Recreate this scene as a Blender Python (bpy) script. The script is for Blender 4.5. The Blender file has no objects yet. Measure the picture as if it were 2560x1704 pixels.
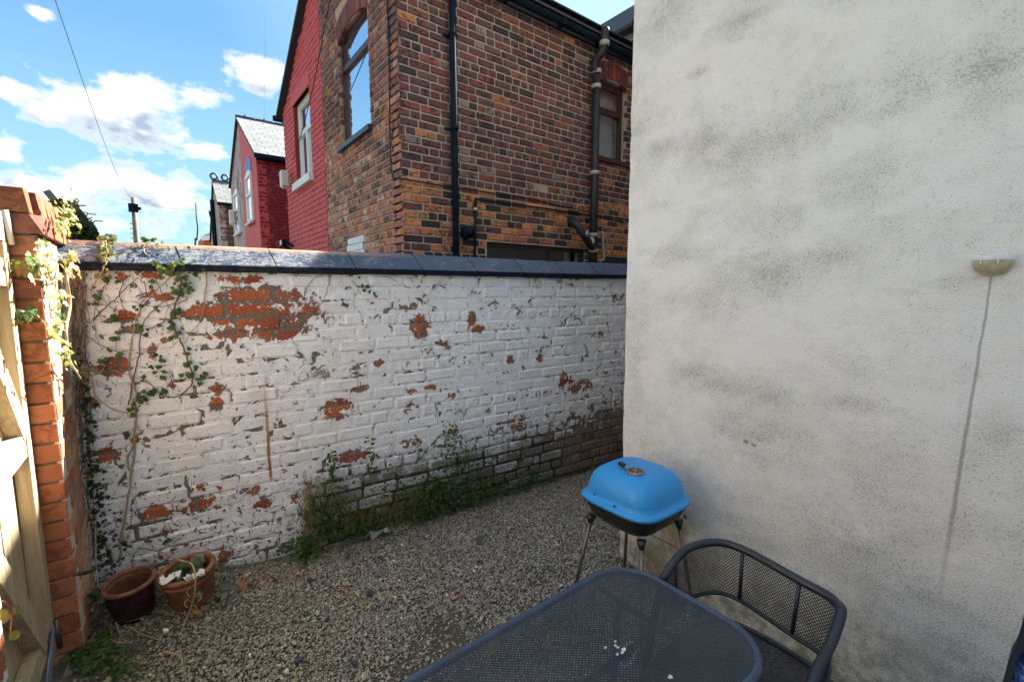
import bpy, bmesh, math, random
import numpy as np
from mathutils import Vector, Matrix, noise
random.seed(7); RNG = np.random.default_rng(11)
SC = bpy.context.scene; COL = SC.collection

# ------------------------------------------------------------------ camera
H = 1.68
FPX, YAW, PITCH, ROLL = 1140.14, 0.660456, 0.110607, -0.001911
_f = Vector((math.sin(YAW)*math.cos(PITCH), math.cos(YAW)*math.cos(PITCH), -math.sin(PITCH)))
_r0 = Vector((math.cos(YAW), -math.sin(YAW), 0)); _u0 = _r0.cross(_f)
_r = _r0*math.cos(ROLL)+_u0*math.sin(ROLL); _u = _u0*math.cos(ROLL)-_r0*math.sin(ROLL)
cam = bpy.data.objects.new('camera', bpy.data.cameras.new('camera')); COL.objects.link(cam)
cam.matrix_world = Matrix(((_r.x, _u.x, -_f.x, 0), (_r.y, _u.y, -_f.y, 0), (_r.z, _u.z, -_f.z, H), (0, 0, 0, 1)))
cam.data.sensor_width = 36; cam.data.lens = FPX/2560*36; cam.data.clip_start = 0.02; cam.data.clip_end = 2000
SC.camera = cam

# ------------------------------------------------------------------ sun, sky, exposure
SUN_AZ, SUN_EL = math.radians(17.2), math.radians(37.1)      # azimuth from +X towards +Y
sd = Vector((math.cos(SUN_AZ)*math.cos(SUN_EL), math.sin(SUN_AZ)*math.cos(SUN_EL), math.sin(SUN_EL)))
sl = bpy.data.lights.new('sun', 'SUN'); sl.energy = 5.0; sl.angle = math.radians(0.6); sl.color = (1, 0.93, 0.82)
so = bpy.data.objects.new('sun', sl); COL.objects.link(so); so.rotation_euler = sd.to_track_quat('Z', 'Y').to_euler()
vs = SC.view_settings; vs.view_transform = 'Standard'; vs.look = 'None'; vs.gamma = 1; vs.use_curve_mapping = False
vs.exposure = 2.62
SKY_STRENGTH = 0.10

# ------------------------------------------------------------------ rays from the view to real planes (metres)
def ray(x, y): return _r*((x-1280)/FPX) - _u*((y-852)/FPX) + _f
CAMP = Vector((0, 0, H))
def onz(x, y, z=0.0): d = ray(x, y); return CAMP+d*((z-H)/d.z)
def ony(x, y, Y): d = ray(x, y); return CAMP+d*(Y/d.y)
def onx(x, y, X): d = ray(x, y); return CAMP+d*(X/d.x)
def atd(x, y, D): return CAMP+ray(x, y)*D
WA = onz(559, 1426, .07); WB = onz(1554, 1153); WA.z = WB.z = 0
WU = (WB-WA).normalized(); WN = Vector((WU.y, -WU.x, 0))     # WN faces the camera
def onw(x, y, off=0.0):
    d = ray(x, y); o = WA+WN*off; return CAMP+d*((o-CAMP).dot(WN)/d.dot(WN))
def wu(p): return (p-WA).dot(WU)

# ------------------------------------------------------------------ node helper
class NT:
    def __init__(s, name, world=False):
        if world: s.t = world.node_tree
        else:
            s.m = bpy.data.materials.new(name); s.m.use_nodes = True; s.t = s.m.node_tree
        s.t.nodes.clear()
    def n(s, kind, **kw):
        nd = s.t.nodes.new(kind)
        for k, v in kw.items(): setattr(nd, k, v)
        return nd
    def set(s, sock, v):
        if isinstance(v, bpy.types.NodeSocket): s.t.links.new(v, sock)
        elif isinstance(v, (tuple, list, Vector)):
            v = tuple(v)
            sock.default_value = v+(1,) if len(v) == 3 and len(sock.default_value) == 4 else v
        else: sock.default_value = v
    def math(s, op, a, b=0.0, c=0.0, clamp=False):
        nd = s.n('ShaderNodeMath', operation=op, use_clamp=clamp)
        s.set(nd.inputs[0], a); s.set(nd.inputs[1], b); s.set(nd.inputs[2], c); return nd.outputs[0]
    def vmath(s, op, a, b=(0, 0, 0)):
        nd = s.n('ShaderNodeVectorMath', operation=op); s.set(nd.inputs[0], a)
        if op == 'SCALE': s.set(nd.inputs['Scale'], b)
        else: s.set(nd.inputs[1], b)
        return nd.outputs['Value' if op in ('DOT_PRODUCT', 'LENGTH', 'DISTANCE') else 'Vector']
    def noise(s, scale, detail=3, rough=.55, vec=None, dist=0, col=False):
        nd = s.n('ShaderNodeTexNoise'); nd.inputs['Scale'].default_value = scale
        nd.inputs['Detail'].default_value = detail; nd.inputs['Roughness'].default_value = rough
        nd.inputs['Distortion'].default_value = dist
        if vec is not None: s.set(nd.inputs['Vector'], vec)
        return nd.outputs[1 if col else 0]
    def voro(s, scale, vec=None, feat='F1', out=0):
        nd = s.n('ShaderNodeTexVoronoi', feature=feat); nd.inputs['Scale'].default_value = scale
        if vec is not None: s.set(nd.inputs['Vector'], vec)
        return nd.outputs[out]
    def rng(s, v, a, b, c=0.0, d=1.0):
        nd = s.n('ShaderNodeMapRange', clamp=True)
        for i, x in enumerate((v, a, b, c, d)): s.set(nd.inputs[i], x)
        return nd.outputs[0]
    def mix(s, f, a, b, blend='MIX'):
        nd = s.n('ShaderNodeMix', data_type='RGBA', blend_type=blend)
        s.set(nd.inputs[0], f); s.set(nd.inputs[6], a); s.set(nd.inputs[7], b); return nd.outputs[2]
    def ramp(s, f, stops):
        nd = s.n('ShaderNodeValToRGB'); cr = nd.color_ramp
        while len(cr.elements) < len(stops): cr.elements.new(0.5)
        for e, (p, c) in zip(cr.elements, stops): e.position = p; e.color = tuple(c)+(1,)
        s.set(nd.inputs[0], f); return nd.outputs[0]
    def pos(s): return s.n('ShaderNodeNewGeometry').outputs['Position']
    def objco(s): return s.n('ShaderNodeTexCoord').outputs['Object']
    def xyz(s, v):
        nd = s.n('ShaderNodeSeparateXYZ'); s.set(nd.inputs[0], v); return nd.outputs
    def comb(s, x, y, z):
        nd = s.n('ShaderNodeCombineXYZ'); s.set(nd.inputs[0], x); s.set(nd.inputs[1], y); s.set(nd.inputs[2], z); return nd.outputs[0]
    def bump(s, h, strength=.5, dist=.01, normal=None):
        nd = s.n('ShaderNodeBump'); nd.inputs['Strength'].default_value = strength; nd.inputs['Distance'].default_value = dist
        s.set(nd.inputs['Height'], h)
        if normal is not None: s.set(nd.inputs['Normal'], normal)
        return nd.outputs[0]
    def bsdf(s, col, rough=.8, normal=None, metal=0.0, spec=.4, **kw):
        b = s.n('ShaderNodeBsdfPrincipled'); s.set(b.inputs['Base Color'], col); s.set(b.inputs['Roughness'], rough)
        s.set(b.inputs['Metallic'], metal); s.set(b.inputs['Specular IOR Level'], spec)
        if normal is not None: s.set(b.inputs['Normal'], normal)
        for k, v in kw.items(): s.set(b.inputs[k.replace('_', ' ')], v)
        return b.outputs[0]
    def out(s, sh):
        o = s.n('ShaderNodeOutputMaterial'); s.t.links.new(sh, o.inputs[0]); return s.m
    def blobs(s, a, b, lst, warp=None):
        """largest of several soft elliptical patches in the 2-d coordinates a, b"""
        acc = None
        for (ca, cb, ra, rb, st) in lst:
            da = s.math('DIVIDE', s.math('SUBTRACT', a, ca), ra); db = s.math('DIVIDE', s.math('SUBTRACT', b, cb), rb)
            d = s.math('SQRT', s.math('ADD', s.math('MULTIPLY', da, da), s.math('MULTIPLY', db, db)))
            v = s.math('MULTIPLY', s.math('SUBTRACT', 1.0, d), st)
            acc = v if acc is None else s.math('MAXIMUM', acc, v)
        return acc

def simple(name, col, rough=.6, metal=0.0, var=.15, scale=20, bump=.1, spec=.4, bd=.003, **kw):
    t = NT(name); p = t.objco(); n = t.noise(scale, 4, .6, p)
    c = t.mix(t.rng(n, .3, .7), tuple(x*(1-var) for x in col), tuple(min(1, x*(1+var)) for x in col))
    return t.out(t.bsdf(c, rough, t.bump(t.noise(scale*6, 3, .6, p), bump, bd), metal, spec, **kw))

# ------------------------------------------------------------------ object helpers
def tag(o, label=None, cat=None, group=None, kind=None):
    if label: o['label'] = label
    if cat: o['category'] = cat
    if group: o['group'] = group
    if kind: o['kind'] = kind
    return o
def thing(name, label, cat, loc=(0, 0, 0), group=None, rz=0):
    o = bpy.data.objects.new(name, None); COL.objects.link(o); o.location = loc; o.rotation_euler = (0, 0, rz)
    o.empty_display_size = .1
    return tag(o, label, cat, group)
def link(name, me, parent=None, loc=None):
    """parents are unrotated or rotated Empties; the mesh is given in world metres and moved into the parent's frame"""
    o = bpy.data.objects.new(name, me); COL.objects.link(o)
    if parent is not None:
        o.parent = parent; o.matrix_parent_inverse = wmat(parent).inverted()
    if loc is not None: o.location = loc
    return o
def wmat(o):
    m = Matrix.LocRotScale(o.location, o.rotation_euler, o.scale)
    return (wmat(o.parent) @ o.matrix_parent_inverse @ m) if o.parent else m

class MB:
    def __init__(s): s.v = []; s.f = []; s.c = []; s.sm = []; s.col = (1, 1, 1)
    def add(s, vs, fs, smooth=False):
        k = len(s.v); s.v += [tuple(x) for x in vs]; s.f += [tuple(i+k for i in f) for f in fs]
        s.c += [s.col]*len(fs); s.sm += [smooth]*len(fs); return s
    def box(s, lo, hi, M=None, skip=()):
        x0, y0, z0 = lo; x1, y1, z1 = hi
        v = [Vector(p) for p in ((x0,y0,z0),(x1,y0,z0),(x1,y1,z0),(x0,y1,z0),(x0,y0,z1),(x1,y0,z1),(x1,y1,z1),(x0,y1,z1))]
        if M: v = [M@p for p in v]
        return s.add(v, [(0,3,2,1),(4,5,6,7),(0,1,5,4),(1,2,6,5),(2,3,7,6),(3,0,4,7)])
    def bar(s, a, b, w, h=None, up=(0, 0, 1)):
        """box of section w x h from a to b"""
        a, b = Vector(a), Vector(b); h = h or w; d = (b-a); L = d.length; d.normalize()
        sx = d.cross(Vector(up))
        if sx.length < 1e-4: sx = d.cross(Vector((1, 0, 0)))
        sx.normalize(); sz = sx.cross(d)
        M = Matrix((( sx.x, d.x, sz.x, a.x), (sx.y, d.y, sz.y, a.y), (sx.z, d.z, sz.z, a.z), (0, 0, 0, 1)))
        return s.box((-w/2, 0, -h/2), (w/2, L, h/2), M)
    def tube(s, pts, r, n=8, cap=True, smooth=True, closed=False, taper=None):
        pts = [Vector(p) for p in pts]; m = len(pts); vs = []; prev = None
        for i, p in enumerate(pts):
            if closed: d = pts[(i+1) % m]-pts[i-1]
            else: d = pts[min(i+1, m-1)]-pts[max(i-1, 0)]
            d.normalize()
            if prev is None:
                a = d.cross(Vector((0, 0, 1)))
                if a.length < .1: a = d.cross(Vector((1, 0, 0)))
            else: a = prev-d*prev.dot(d)
            a.normalize(); prev = a; b = d.cross(a)
            rr = r*(1+(taper-1)*i/(m-1)) if taper is not None else (r[i] if isinstance(r, (list, tuple)) else r)
            for k in range(n):
                t = 2*math.pi*k/n; vs.append(p+(a*math.cos(t)+b*math.sin(t))*rr)
        fs = []
        for i in range(m if closed else m-1):
            for k in range(n):
                a0 = i*n+k; a1 = i*n+(k+1) % n; b0 = ((i+1) % m)*n+k; b1 = ((i+1) % m)*n+(k+1) % n
                fs.append((a0, a1, b1, b0))
        if cap and not closed: fs.append(tuple(range(n-1, -1, -1))); fs.append(tuple((m-1)*n+k for k in range(n)))
        return s.add(vs, fs, smooth)
    def lathe(s, prof, c, n=32, smooth=True, M=None, sy=1.0):
        vs = []; c = Vector(c)
        for (r, z) in prof:
            for k in range(n):
                t = 2*math.pi*k/n; p = Vector((r*math.cos(t), r*math.sin(t)*sy, z))
                vs.append((M@p if M else p)+c)
        fs = [(i*n+k, i*n+(k+1) % n, (i+1)*n+(k+1) % n, (i+1)*n+k) for i in range(len(prof)-1) for k in range(n)]
        return s.add(vs, fs, smooth)
    def mesh(s, name='mesh', mat=None, col=False):
        me = bpy.data.meshes.new(name); me.from_pydata(s.v, [], s.f); me.validate()
        if mat: me.materials.append(mat)
        if any(s.sm): me.polygons.foreach_set('use_smooth', s.sm)
        if col:
            at = me.color_attributes.new('bc', 'FLOAT_COLOR', 'CORNER'); arr = []
            for p in me.polygons: arr += list(s.c[p.index]+(1,))*p.loop_total
            at.data.foreach_set('color', arr)
        me.update(); return me
    def build(s, name, mat, parent=None, col=False): return link(name, s.mesh(name, mat, col), parent)

def smooth_path(pts, k=5):
    pts = [Vector(p) for p in pts]; out = []
    for i in range(len(pts)-1):
        p0 = pts[max(i-1, 0)]; p1 = pts[i]; p2 = pts[i+1]; p3 = pts[min(i+2, len(pts)-1)]
        for j in range(k):
            t = j/k
            out.append(.5*((2*p1)+(p2-p0)*t+(2*p0-5*p1+4*p2-p3)*t*t+(3*p1-p0-3*p2+p3)*t*t*t))
    out.append(pts[-1]); return out

def npmesh(name, V, F, mat, colors=None, smooth=False):
    """fast mesh from arrays; F is (n,3) or (n,4); colors per face"""
    me = bpy.data.meshes.new(name); k = F.shape[1]
    me.vertices.add(len(V)); me.vertices.foreach_set('co', V.astype(np.float32).ravel())
    me.loops.add(F.size); me.loops.foreach_set('vertex_index', F.astype(np.int32).ravel())
    me.polygons.add(len(F)); me.polygons.foreach_set('loop_start', np.arange(0, F.size, k, dtype=np.int32))
    me.polygons.foreach_set('loop_total', np.full(len(F), k, dtype=np.int32))
    me.polygons.foreach_set('use_smooth', np.full(len(F), smooth))
    me.materials.append(mat); me.update(calc_edges=True)
    if colors is not None:
        at = me.color_attributes.new('bc', 'FLOAT_COLOR', 'CORNER')
        c = np.concatenate([colors, np.ones((len(colors), 1))], 1).repeat(k, 0).astype(np.float32)
        at.data.foreach_set('color', c.ravel())
    return me

# ------------------------------------------------------------------ sky
world = bpy.data.worlds.new('World'); SC.world = world; world.use_nodes = True
t = NT('', world)
sky = t.n('ShaderNodeTexSky', sky_type='NISHITA'); sky.sun_disc = False
sky.sun_elevation = SUN_EL; sky.sun_rotation = math.pi/2-SUN_AZ; sky.altitude = 50; sky.air_density = 1.0; sky.dust_density = 0.6; sky.ozone_density = 2.2
g = t.n('ShaderNodeTexCoord').outputs['Generated']; d = t.vmath('NORMALIZE', g); X, Y, Z = t.xyz(d)
az = t.math('MULTIPLY', t.math('ARCTAN2', X, Y), 57.2958); el = t.math('MULTIPLY', t.math('ARCSINE', Z), 57.2958)
def cdir(x, y, rx, ry, st=1.0):
    def ae(x, y): q = ray(x, y).normalized(); return math.degrees(math.atan2(q.x, q.y)), math.degrees(math.asin(q.z))
    a, e = ae(x, y); a2, _ = ae(x+rx, y); _, e2 = ae(x, y-ry); return (a, e, abs(a2-a), abs(e2-e), st)
CL = [cdir(290, 285, 235, 100, 1.25), cdir(350, 240, 130, 60, 1.3), cdir(150, 300, 90, 40), cdir(505, 235, 80, 42), cdir(505, 375, 100, 40), cdir(640, 185, 120, 60, 1.2),
      cdir(50, 228, 100, 34), cdir(10, 375, 60, 60), cdir(330, 450, 150, 50, .9), cdir(120, 470, 190, 65, .9), cdir(450, 500, 170, 90, .8), cdir(220, 560, 400, 90, .7),
      cdir(95, 35, 40, 18, .5)]
mv = t.vmath('MULTIPLY', d, (1, 1, 1.6))
n1 = t.noise(7.5, 8, .56, mv); n2 = t.noise(26, 6, .6, mv)
bl = t.blobs(az, el, CL); blu = t.blobs(az, t.math('ADD', el, 2.2), CL)
warp = t.math('ADD', t.math('MULTIPLY', t.math('SUBTRACT', n1, .5), 1.9), t.math('MULTIPLY', t.math('SUBTRACT', n2, .5), 1.9))
# cumulus field added out of view, denser than in it, to brighten the shade
big = t.noise(2.3, 7, .55, t.vmath('MULTIPLY', d, (1, 1, 2.6)))
notview = t.rng(t.math('ABSOLUTE', t.math('SUBTRACT', az, 16)), 32, 50)
field = t.math('MULTIPLY', t.math('MULTIPLY', t.math('SUBTRACT', big, .455), 5.0), notview)
field = t.math('SUBTRACT', field, t.math('MULTIPLY', t.math('SUBTRACT', 1.0, notview), 1.2))
dens = t.math('MAXIMUM', t.math('ADD', t.math('ADD', bl, warp), -.16), field)
mask = t.rng(dens, .0, .5); mask = t.math('MULTIPLY', mask, t.rng(el, 0, 3, .45, 1))
# under sides greyer where the sample above is still cloud
n1u = t.noise(7.5, 8, .56, t.vmath('ADD', mv, (0, 0, .045)))
up = t.math('ADD', blu, t.math('MULTIPLY', t.math('SUBTRACT', n1u, .5), 1.9))
here = t.math('ADD', bl, t.math('ADD', t.math('MULTIPLY', t.math('SUBTRACT', n1, .5), 1.9), t.math('MULTIPLY', t.math('SUBTRACT', n2, .5), 1.1)))
shade = t.rng(t.math('SUBTRACT', here, up), -.08, .46)
thick = t.rng(dens, .12, .6)
ccol = t.mix(t.math('MULTIPLY', t.math('SUBTRACT', 1, shade), thick), (.215, .209, .20), (.080, .100, .130))
CLOUD_NODE = ccol
skc = t.vmath('SCALE', sky.outputs[0], SKY_STRENGTH)
# the photograph's soft shoulder: radiance rolls off evenly everywhere in the sky
lum = t.vmath('DOT_PRODUCT', skc, (.25, .65, .10))
skc = t.vmath('SCALE', skc, t.math('DIVIDE', .155, t.math('ADD', lum, .12)))
hs = t.n('ShaderNodeHueSaturation'); hs.inputs['Saturation'].default_value = 1.15; t.set(hs.inputs['Color'], skc)
skc = t.mix(t.rng(el, -2, 24, .75, 0), hs.outputs[0], (.128, .185, .21))
# the whitish glow towards the sun
sg = t.vmath('DOT_PRODUCT', d, tuple(sd)); skc = t.mix(t.rng(sg, .55, .95, 0, .9), skc, (.135, .182, .20))
skc = t.mix(t.rng(el, -3, -1, 1, 0), skc, (.05, .05, .045))
skc = t.vmath('MULTIPLY', skc, (.86, .98, .92))
fin = t.mix(t.math('MULTIPLY', mask, t.rng(el, -1, 0)), skc, ccol)
bg = t.n('ShaderNodeBackground'); bg.inputs[1].default_value = 1.0; t.set(bg.inputs[0], fin)
o = t.n('ShaderNodeOutputWorld'); t.t.links.new(bg.outputs[0], o.inputs[0])

# ================================================================== MATERIALS
def px_blob_w(x, y, rx, ry, st=1.0):
    """patch on the yard wall: centre and half sizes turned into metres along the wall and up"""
    c = onw(x, y); a = onw(x+rx, y); b = onw(x, y-ry)
    return (wu(c), c.z, abs(wu(a)-wu(c))+1e-3, abs(b.z-c.z)+1e-3, st)
PEEL = [px_blob_w(*a) for a in [
    (655, 742, 120, 30, 2.6), (560, 780, 100, 28, 2.6), (650, 792, 125, 30, 2.6), (700, 825, 90, 30, 2.4), (580, 835, 60, 20, 2), (605, 700, 60, 14, 1.3), (770, 770, 40, 40, 1.1),
    (312, 790, 34, 20, 2.2), (330, 822, 40, 12, 1.6), (278, 918, 50, 26, 2.4), (383, 880, 14, 22, 1.3), (420, 852, 20, 8, 1.3), (372, 690, 40, 14, 1.1), (395, 742, 50, 14, 1),
    (543, 1005, 22, 26, 2.2), (540, 970, 20, 14, 1.1), (845, 1015, 42, 24, 2), (835, 1035, 44, 16, 1.2), (1052, 808, 28, 24, 1.8), (1054, 833, 16, 18, 1.2), (1182, 800, 14, 26, 1.6), (1195, 822, 26, 10, 1.4),
    (1105, 855, 18, 10, 1.1), (946, 908, 14, 11, 1.2), (1275, 902, 10, 16, 1.2), (1352, 890, 12, 18, 1.2), (268, 1135, 42, 26, 2.2), (338, 1096, 16, 12, 1.4), (395, 1280, 55, 22, 2), (500, 1262, 44, 24, 1.3), (500, 1218, 26, 14, 1.3),
    (655, 1262, 26, 14, 1.7), (640, 1225, 50, 16, 1), (735, 1245, 14, 14, 1.2), (880, 1140, 48, 18, 1.25), (560, 1392, 22, 22, 1.4), (1035, 1105, 22, 16, 1.2), (1135, 1080, 14, 16, 1.2),
    (900, 970, 22, 9, 1.1), (1030, 978, 16, 9, 1.2), (1130, 990, 14, 10, 1.2), (1020, 1015, 14, 16, 1.1), (1080, 968, 22, 6, 1.0), (1312, 1092, 20, 10, 1.1), (1410, 955, 16, 24, 1.3), (1450, 965, 40, 18, 1.1),
    (300, 690, 16, 10, .9), (230, 1010, 30, 16, 1.1), (430, 965, 14, 8, 1), (1300, 1060, 26, 20, .9)]]
def painted_wall(name, kind):
    t = NT(name); P = t.pos(); x, y, z = t.xyz(P)
    u = t.vmath('DOT_PRODUCT', t.vmath('SUBTRACT', P, tuple(WA)), tuple(WU))
    rnd = t.n('ShaderNodeObjectInfo').outputs['Random']
    nA = t.noise(16, 6, .62, P, .6); nB = t.noise(60, 5, .65, P, .5); nC = t.noise(5, 3, .5, P)
    warp = t.math('ADD', t.math('MULTIPLY', t.math('SUBTRACT', nA, .5), 4.6), t.math('MULTIPLY', t.math('SUBTRACT', nB, .5), 2.2))
    peel = t.math('ADD', t.blobs(u, z, PEEL), warp)
    m1 = t.rng(peel, .30, .36)
    # small chips, denser to the left, low down and along the arrises of the bricks
    left = t.rng(u, 1.0, -.5, 0, .05); low = t.rng(z, .85, .05, 0, .07)
    chip = t.math('ADD', t.math('ADD', t.noise(42, 5, .7, P, .8), left), low)
    m2 = t.rng(chip, .66, .675); chipdark = t.math('MULTIPLY', m2, t.math('SUBTRACT', 1, m1))
    # the damp right end and the foot have lost most of their paint
    lowr = t.math('ADD', t.rng(z, t.math('ADD', .12, t.math('MULTIPLY', t.rng(u, .3, 3.2), .62)), 0.0, 0, 1.25), t.math('MULTIPLY', t.math('SUBTRACT', nA, .5), 2.2))
    patchy = t.math('MULTIPLY', t.rng(u, .15, .7), 1.0)
    byb = t.math('MULTIPLY', t.math('SUBTRACT', rnd, .62), 1.7 if kind == 'brick' else .2)
    m3 = t.math('MULTIPLY', t.rng(t.math('ADD', t.math('ADD', lowr, byb), .4 if kind == 'mortar' else 0), .62, .72), patchy)
    m4 = t.rng(t.math('ADD', t.math('ADD', t.noise(11, 6, .66, t.vmath('ADD', P, (4, 2, 1)), .9), t.math('MULTIPLY', left, 1.3)), t.math('MULTIPLY', low, .9)), .70, .715)
    bare = t.math('MAXIMUM', t.math('MAXIMUM', t.math('MAXIMUM', m1, m2), m3), m4)
    if kind == 'mortar': bare = t.math('MAXIMUM', bare, t.rng(t.math('ADD', t.noise(9, 5, .65, P, 1), t.math('ADD', left, low)), .585, .61))
    bare = t.math('MULTIPLY', bare, t.math('SUBTRACT', 1, t.math('MULTIPLY', t.rng(t.noise(75, 5, .7, t.vmath('ADD', P, (9, 0, 3)), 1), .60, .63), .85)))
    # grime in the damp zone
    gr = t.math('ADD', t.rng(z, t.math('ADD', .1, t.math('MULTIPLY', t.rng(u, -.2, 3.0), .85)), -.12, 0, 1), t.math('MULTIPLY', t.math('SUBTRACT', t.noise(7, 6, .68, P), .5), 1.5))
    foot = t.math('MULTIPLY', t.math('MULTIPLY', t.rng(u, .38, .6), t.rng(u, 2.9, 2.4)), t.rng(t.math('ADD', z, t.math('MULTIPLY', t.math('SUBTRACT', nA, .5), .5)), .60, .38))
    gr = t.math('MAXIMUM', gr, t.math('MULTIPLY', foot, 1.1))
    corner = t.math('MULTIPLY', t.rng(u, -.62, -1.0, 0, .9), t.rng(z, 1.75, 1.1))
    grime = t.math('MAXIMUM', t.rng(gr, .15, 1.0), t.math('MULTIPLY', corner, t.rng(nA, .3, .6)))
    red = t.ramp(t.math('ADD', t.math('MULTIPLY', rnd, .8), t.math('MULTIPLY', nC, .3)), [(0, (.33, .085, .035)), (.35, (.40, .12, .048)), (.6, (.26, .055, .03)), (.8, (.34, .13, .06)), (1, (.15, .055, .045))])
    red = t.mix(t.rng(nB, .4, .75, 0, .5), red, (.16, .06, .04))
    bareC = red if kind == 'brick' else t.mix(nB, (.07, .062, .052), (.22, .19, .16))
    bareC = t.mix(t.math('MULTIPLY', m3, .75), bareC, t.mix(nB, (.10, .09, .075), (.26, .235, .20)))
    pc = t.mix(t.rng(nA, .35, .7), (.79, .80, .83), (.68, .69, .725))
    pc = t.mix(t.math('MULTIPLY', t.rng(t.noise(3.2, 4, .6, P), .45, .7), .35), pc, (.60, .58, .54))
    # dusty streaks, dirt in hollows
    pc = t.mix(t.rng(t.noise(28, 6, .7, t.vmath('MULTIPLY', P, (1, 1, .5))), .55, .8, 0, .5), pc, (.42, .40, .37))
    # rust run below a nail
    ru = t.math('SUBTRACT', u, t.math('ADD', wu(onw(668, 1050)), t.math('MULTIPLY', t.math('SUBTRACT', t.noise(7, 2, .5, P), .5), .02)))
    rust = t.math('MULTIPLY', t.rng(t.math('ABSOLUTE', ru), .012, .003), t.math('MULTIPLY', t.rng(z, onw(670, 1210).z, onw(670, 1190).z), t.rng(z, onw(665, 930).z, onw(670, 1100).z)))
    rust2 = t.math('MULTIPLY', t.rng(t.math('ABSOLUTE', ru), .03, .0), t.math('MULTIPLY', t.rng(z, .62, .7), t.rng(z, 1.4, .9, 0, .45)))
    pc = t.mix(t.math('MULTIPLY', rust2, .6), pc, (.65, .45, .22)); pc = t.mix(rust, pc, t.mix(nB, (.42, .16, .02), (.10, .035, .02)))
    bareC = t.mix(t.math('MULTIPLY', chipdark, .6), bareC, (.10, .06, .045))
    c = t.mix(bare, pc, bareC)
    gf = t.math('MULTIPLY', grime, .97 if kind == 'mortar' else t.rng(t.math('ADD', rnd, t.math('MULTIPLY', t.math('SUBTRACT', nA, .5), 1.2)), .1, .8, .93, .50))
    c = t.mix(gf, c, t.mix(nB, (.008, .009, .006), (.03, .03, .02)) if kind == 'mortar' else t.mix(nB, (.04, .04, .03), (.17, .165, .135)))
    c = t.mix(t.math('MULTIPLY', t.rng(t.noise(11, 5, .6, P), .55, .72, 0, .55), t.rng(z, .7, .1)), c, (.06, .075, .02))
    h = t.math('ADD', t.math('MULTIPLY', t.math('SUBTRACT', 1, bare), .6), t.math('ADD', t.math('MULTIPLY', nA, .95), t.math('MULTIPLY', nB, .40)))
    h = t.math('ADD', h, t.math('MULTIPLY', t.noise(190, 3, .6, P), .12))
    return t.out(t.bsdf(c, t.rng(bare, 0, 1, .55, .9), t.bump(h, .75, .012), spec=.3))
M = {}
M['paint_brick'] = painted_wall('painted_brick', 'brick'); M['paint_mortar'] = painted_wall('painted_mortar', 'mortar')

def colour_source(t, attr):
    if attr: return t.n('ShaderNodeAttribute', attribute_name='bc').outputs['Color']
    return t.n('ShaderNodeObjectInfo').outputs['Color']
def brick_mat(name, attr, soot=.88, bright=1.0, scale=1.0):
    t = NT(name); P = t.pos(); c = colour_source(t, attr)
    n = t.noise(17*scale, 6, .68, P, .8); n2 = t.noise(95, 4, .7, P); big = t.noise(1.3, 4, .6, P)
    c = t.mix(t.rng(t.math('ADD', n, t.math('MULTIPLY', t.math('SUBTRACT', big, .5), .35)), .535, .565, 0, soot), c, t.mix(.15, (.020, .017, .019), c))
    c = t.mix(t.rng(n2, .5, .8, 0, .35), c, t.mix(.5, c, (.30, .22, .19)))
    c = t.mix(t.rng(t.noise(55, 3, .6, t.vmath('MULTIPLY', P, (1, 1, .35))), .66, .78, 0, .5), c, t.mix(.3, (.4, .34, .3), c))
    c = t.mix(t.rng(big, .45, .75, 0, .4), c, t.vmath('SCALE', c, .5))
    if bright != 1: c = t.vmath('SCALE', c, bright)
    return t.out(t.bsdf(c, .85, t.bump(t.math('ADD', n, t.math('MULTIPLY', n2, .6)), .5, .006), spec=.25))
M['brick'] = brick_mat('weathered_brick', False); M['brick_a'] = brick_mat('weathered_brick_far', True)
M['brick_clean'] = brick_mat('orange_brick', False, .42); M['brick_clean_a'] = brick_mat('orange_brick_loose', True, .12)
def mortar(name, a, b, sc=30):
    t = NT(name); P = t.pos(); n = t.noise(sc, 5, .65, P); n2 = t.noise(4, 4, .6, P)
    c = t.mix(n, a, b); c = t.mix(t.rng(n2, .5, .75, 0, .6), c, tuple(x*.35 for x in a))
    return t.out(t.bsdf(c, .95, t.bump(t.noise(160, 3, .6, P), .5, .004), spec=.1))
M['mortar_front'] = mortar('lime_mortar', (.27, .245, .20), (.48, .445, .37))
M['mortar_gable'] = mortar('sandy_mortar', (.38, .25, .16), (.58, .42, .29))
M['mortar_dark'] = mortar('damp_mortar', (.10, .09, .065), (.24, .22, .17))
def paint_red(name, a, b, mort=None):
    t = NT(name); P = t.pos(); n = t.noise(6, 5, .6, P); n2 = t.noise(60, 4, .65, P)
    c = t.mix(n, a, b); c = t.mix(t.rng(n2, .6, .8, 0, .35), c, tuple(x*.4 for x in a))
    if mort: c = t.mix(t.rng(t.noise(3.5, 5, .7, P, .5), .52, .56), c, mort)
    return t.out(t.bsdf(c, .6, t.bump(t.math('ADD', n, n2), .4, .01), spec=.3))
M['red_paint'] = paint_red('red_masonry_paint', (.52, .062, .066), (.66, .105, .10))
M['red_joint'] = paint_red('red_painted_joint', (.17, .02, .025), (.30, .035, .035))
M['red_far'] = paint_red('shaded_red_masonry_paint', (.20, .012, .018), (.30, .02, .028))  # the gable's red darkened: the side wall's shade put into the colour
M['red_far_joint'] = paint_red('worn_red_joint', (.13, .01, .012), (.20, .015, .018), (.42, .30, .26))
M['grey_render'] = paint_red('flaking_grey_paint', (.34, .27, .27), (.45, .38, .37), (.26, .14, .11))

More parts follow.
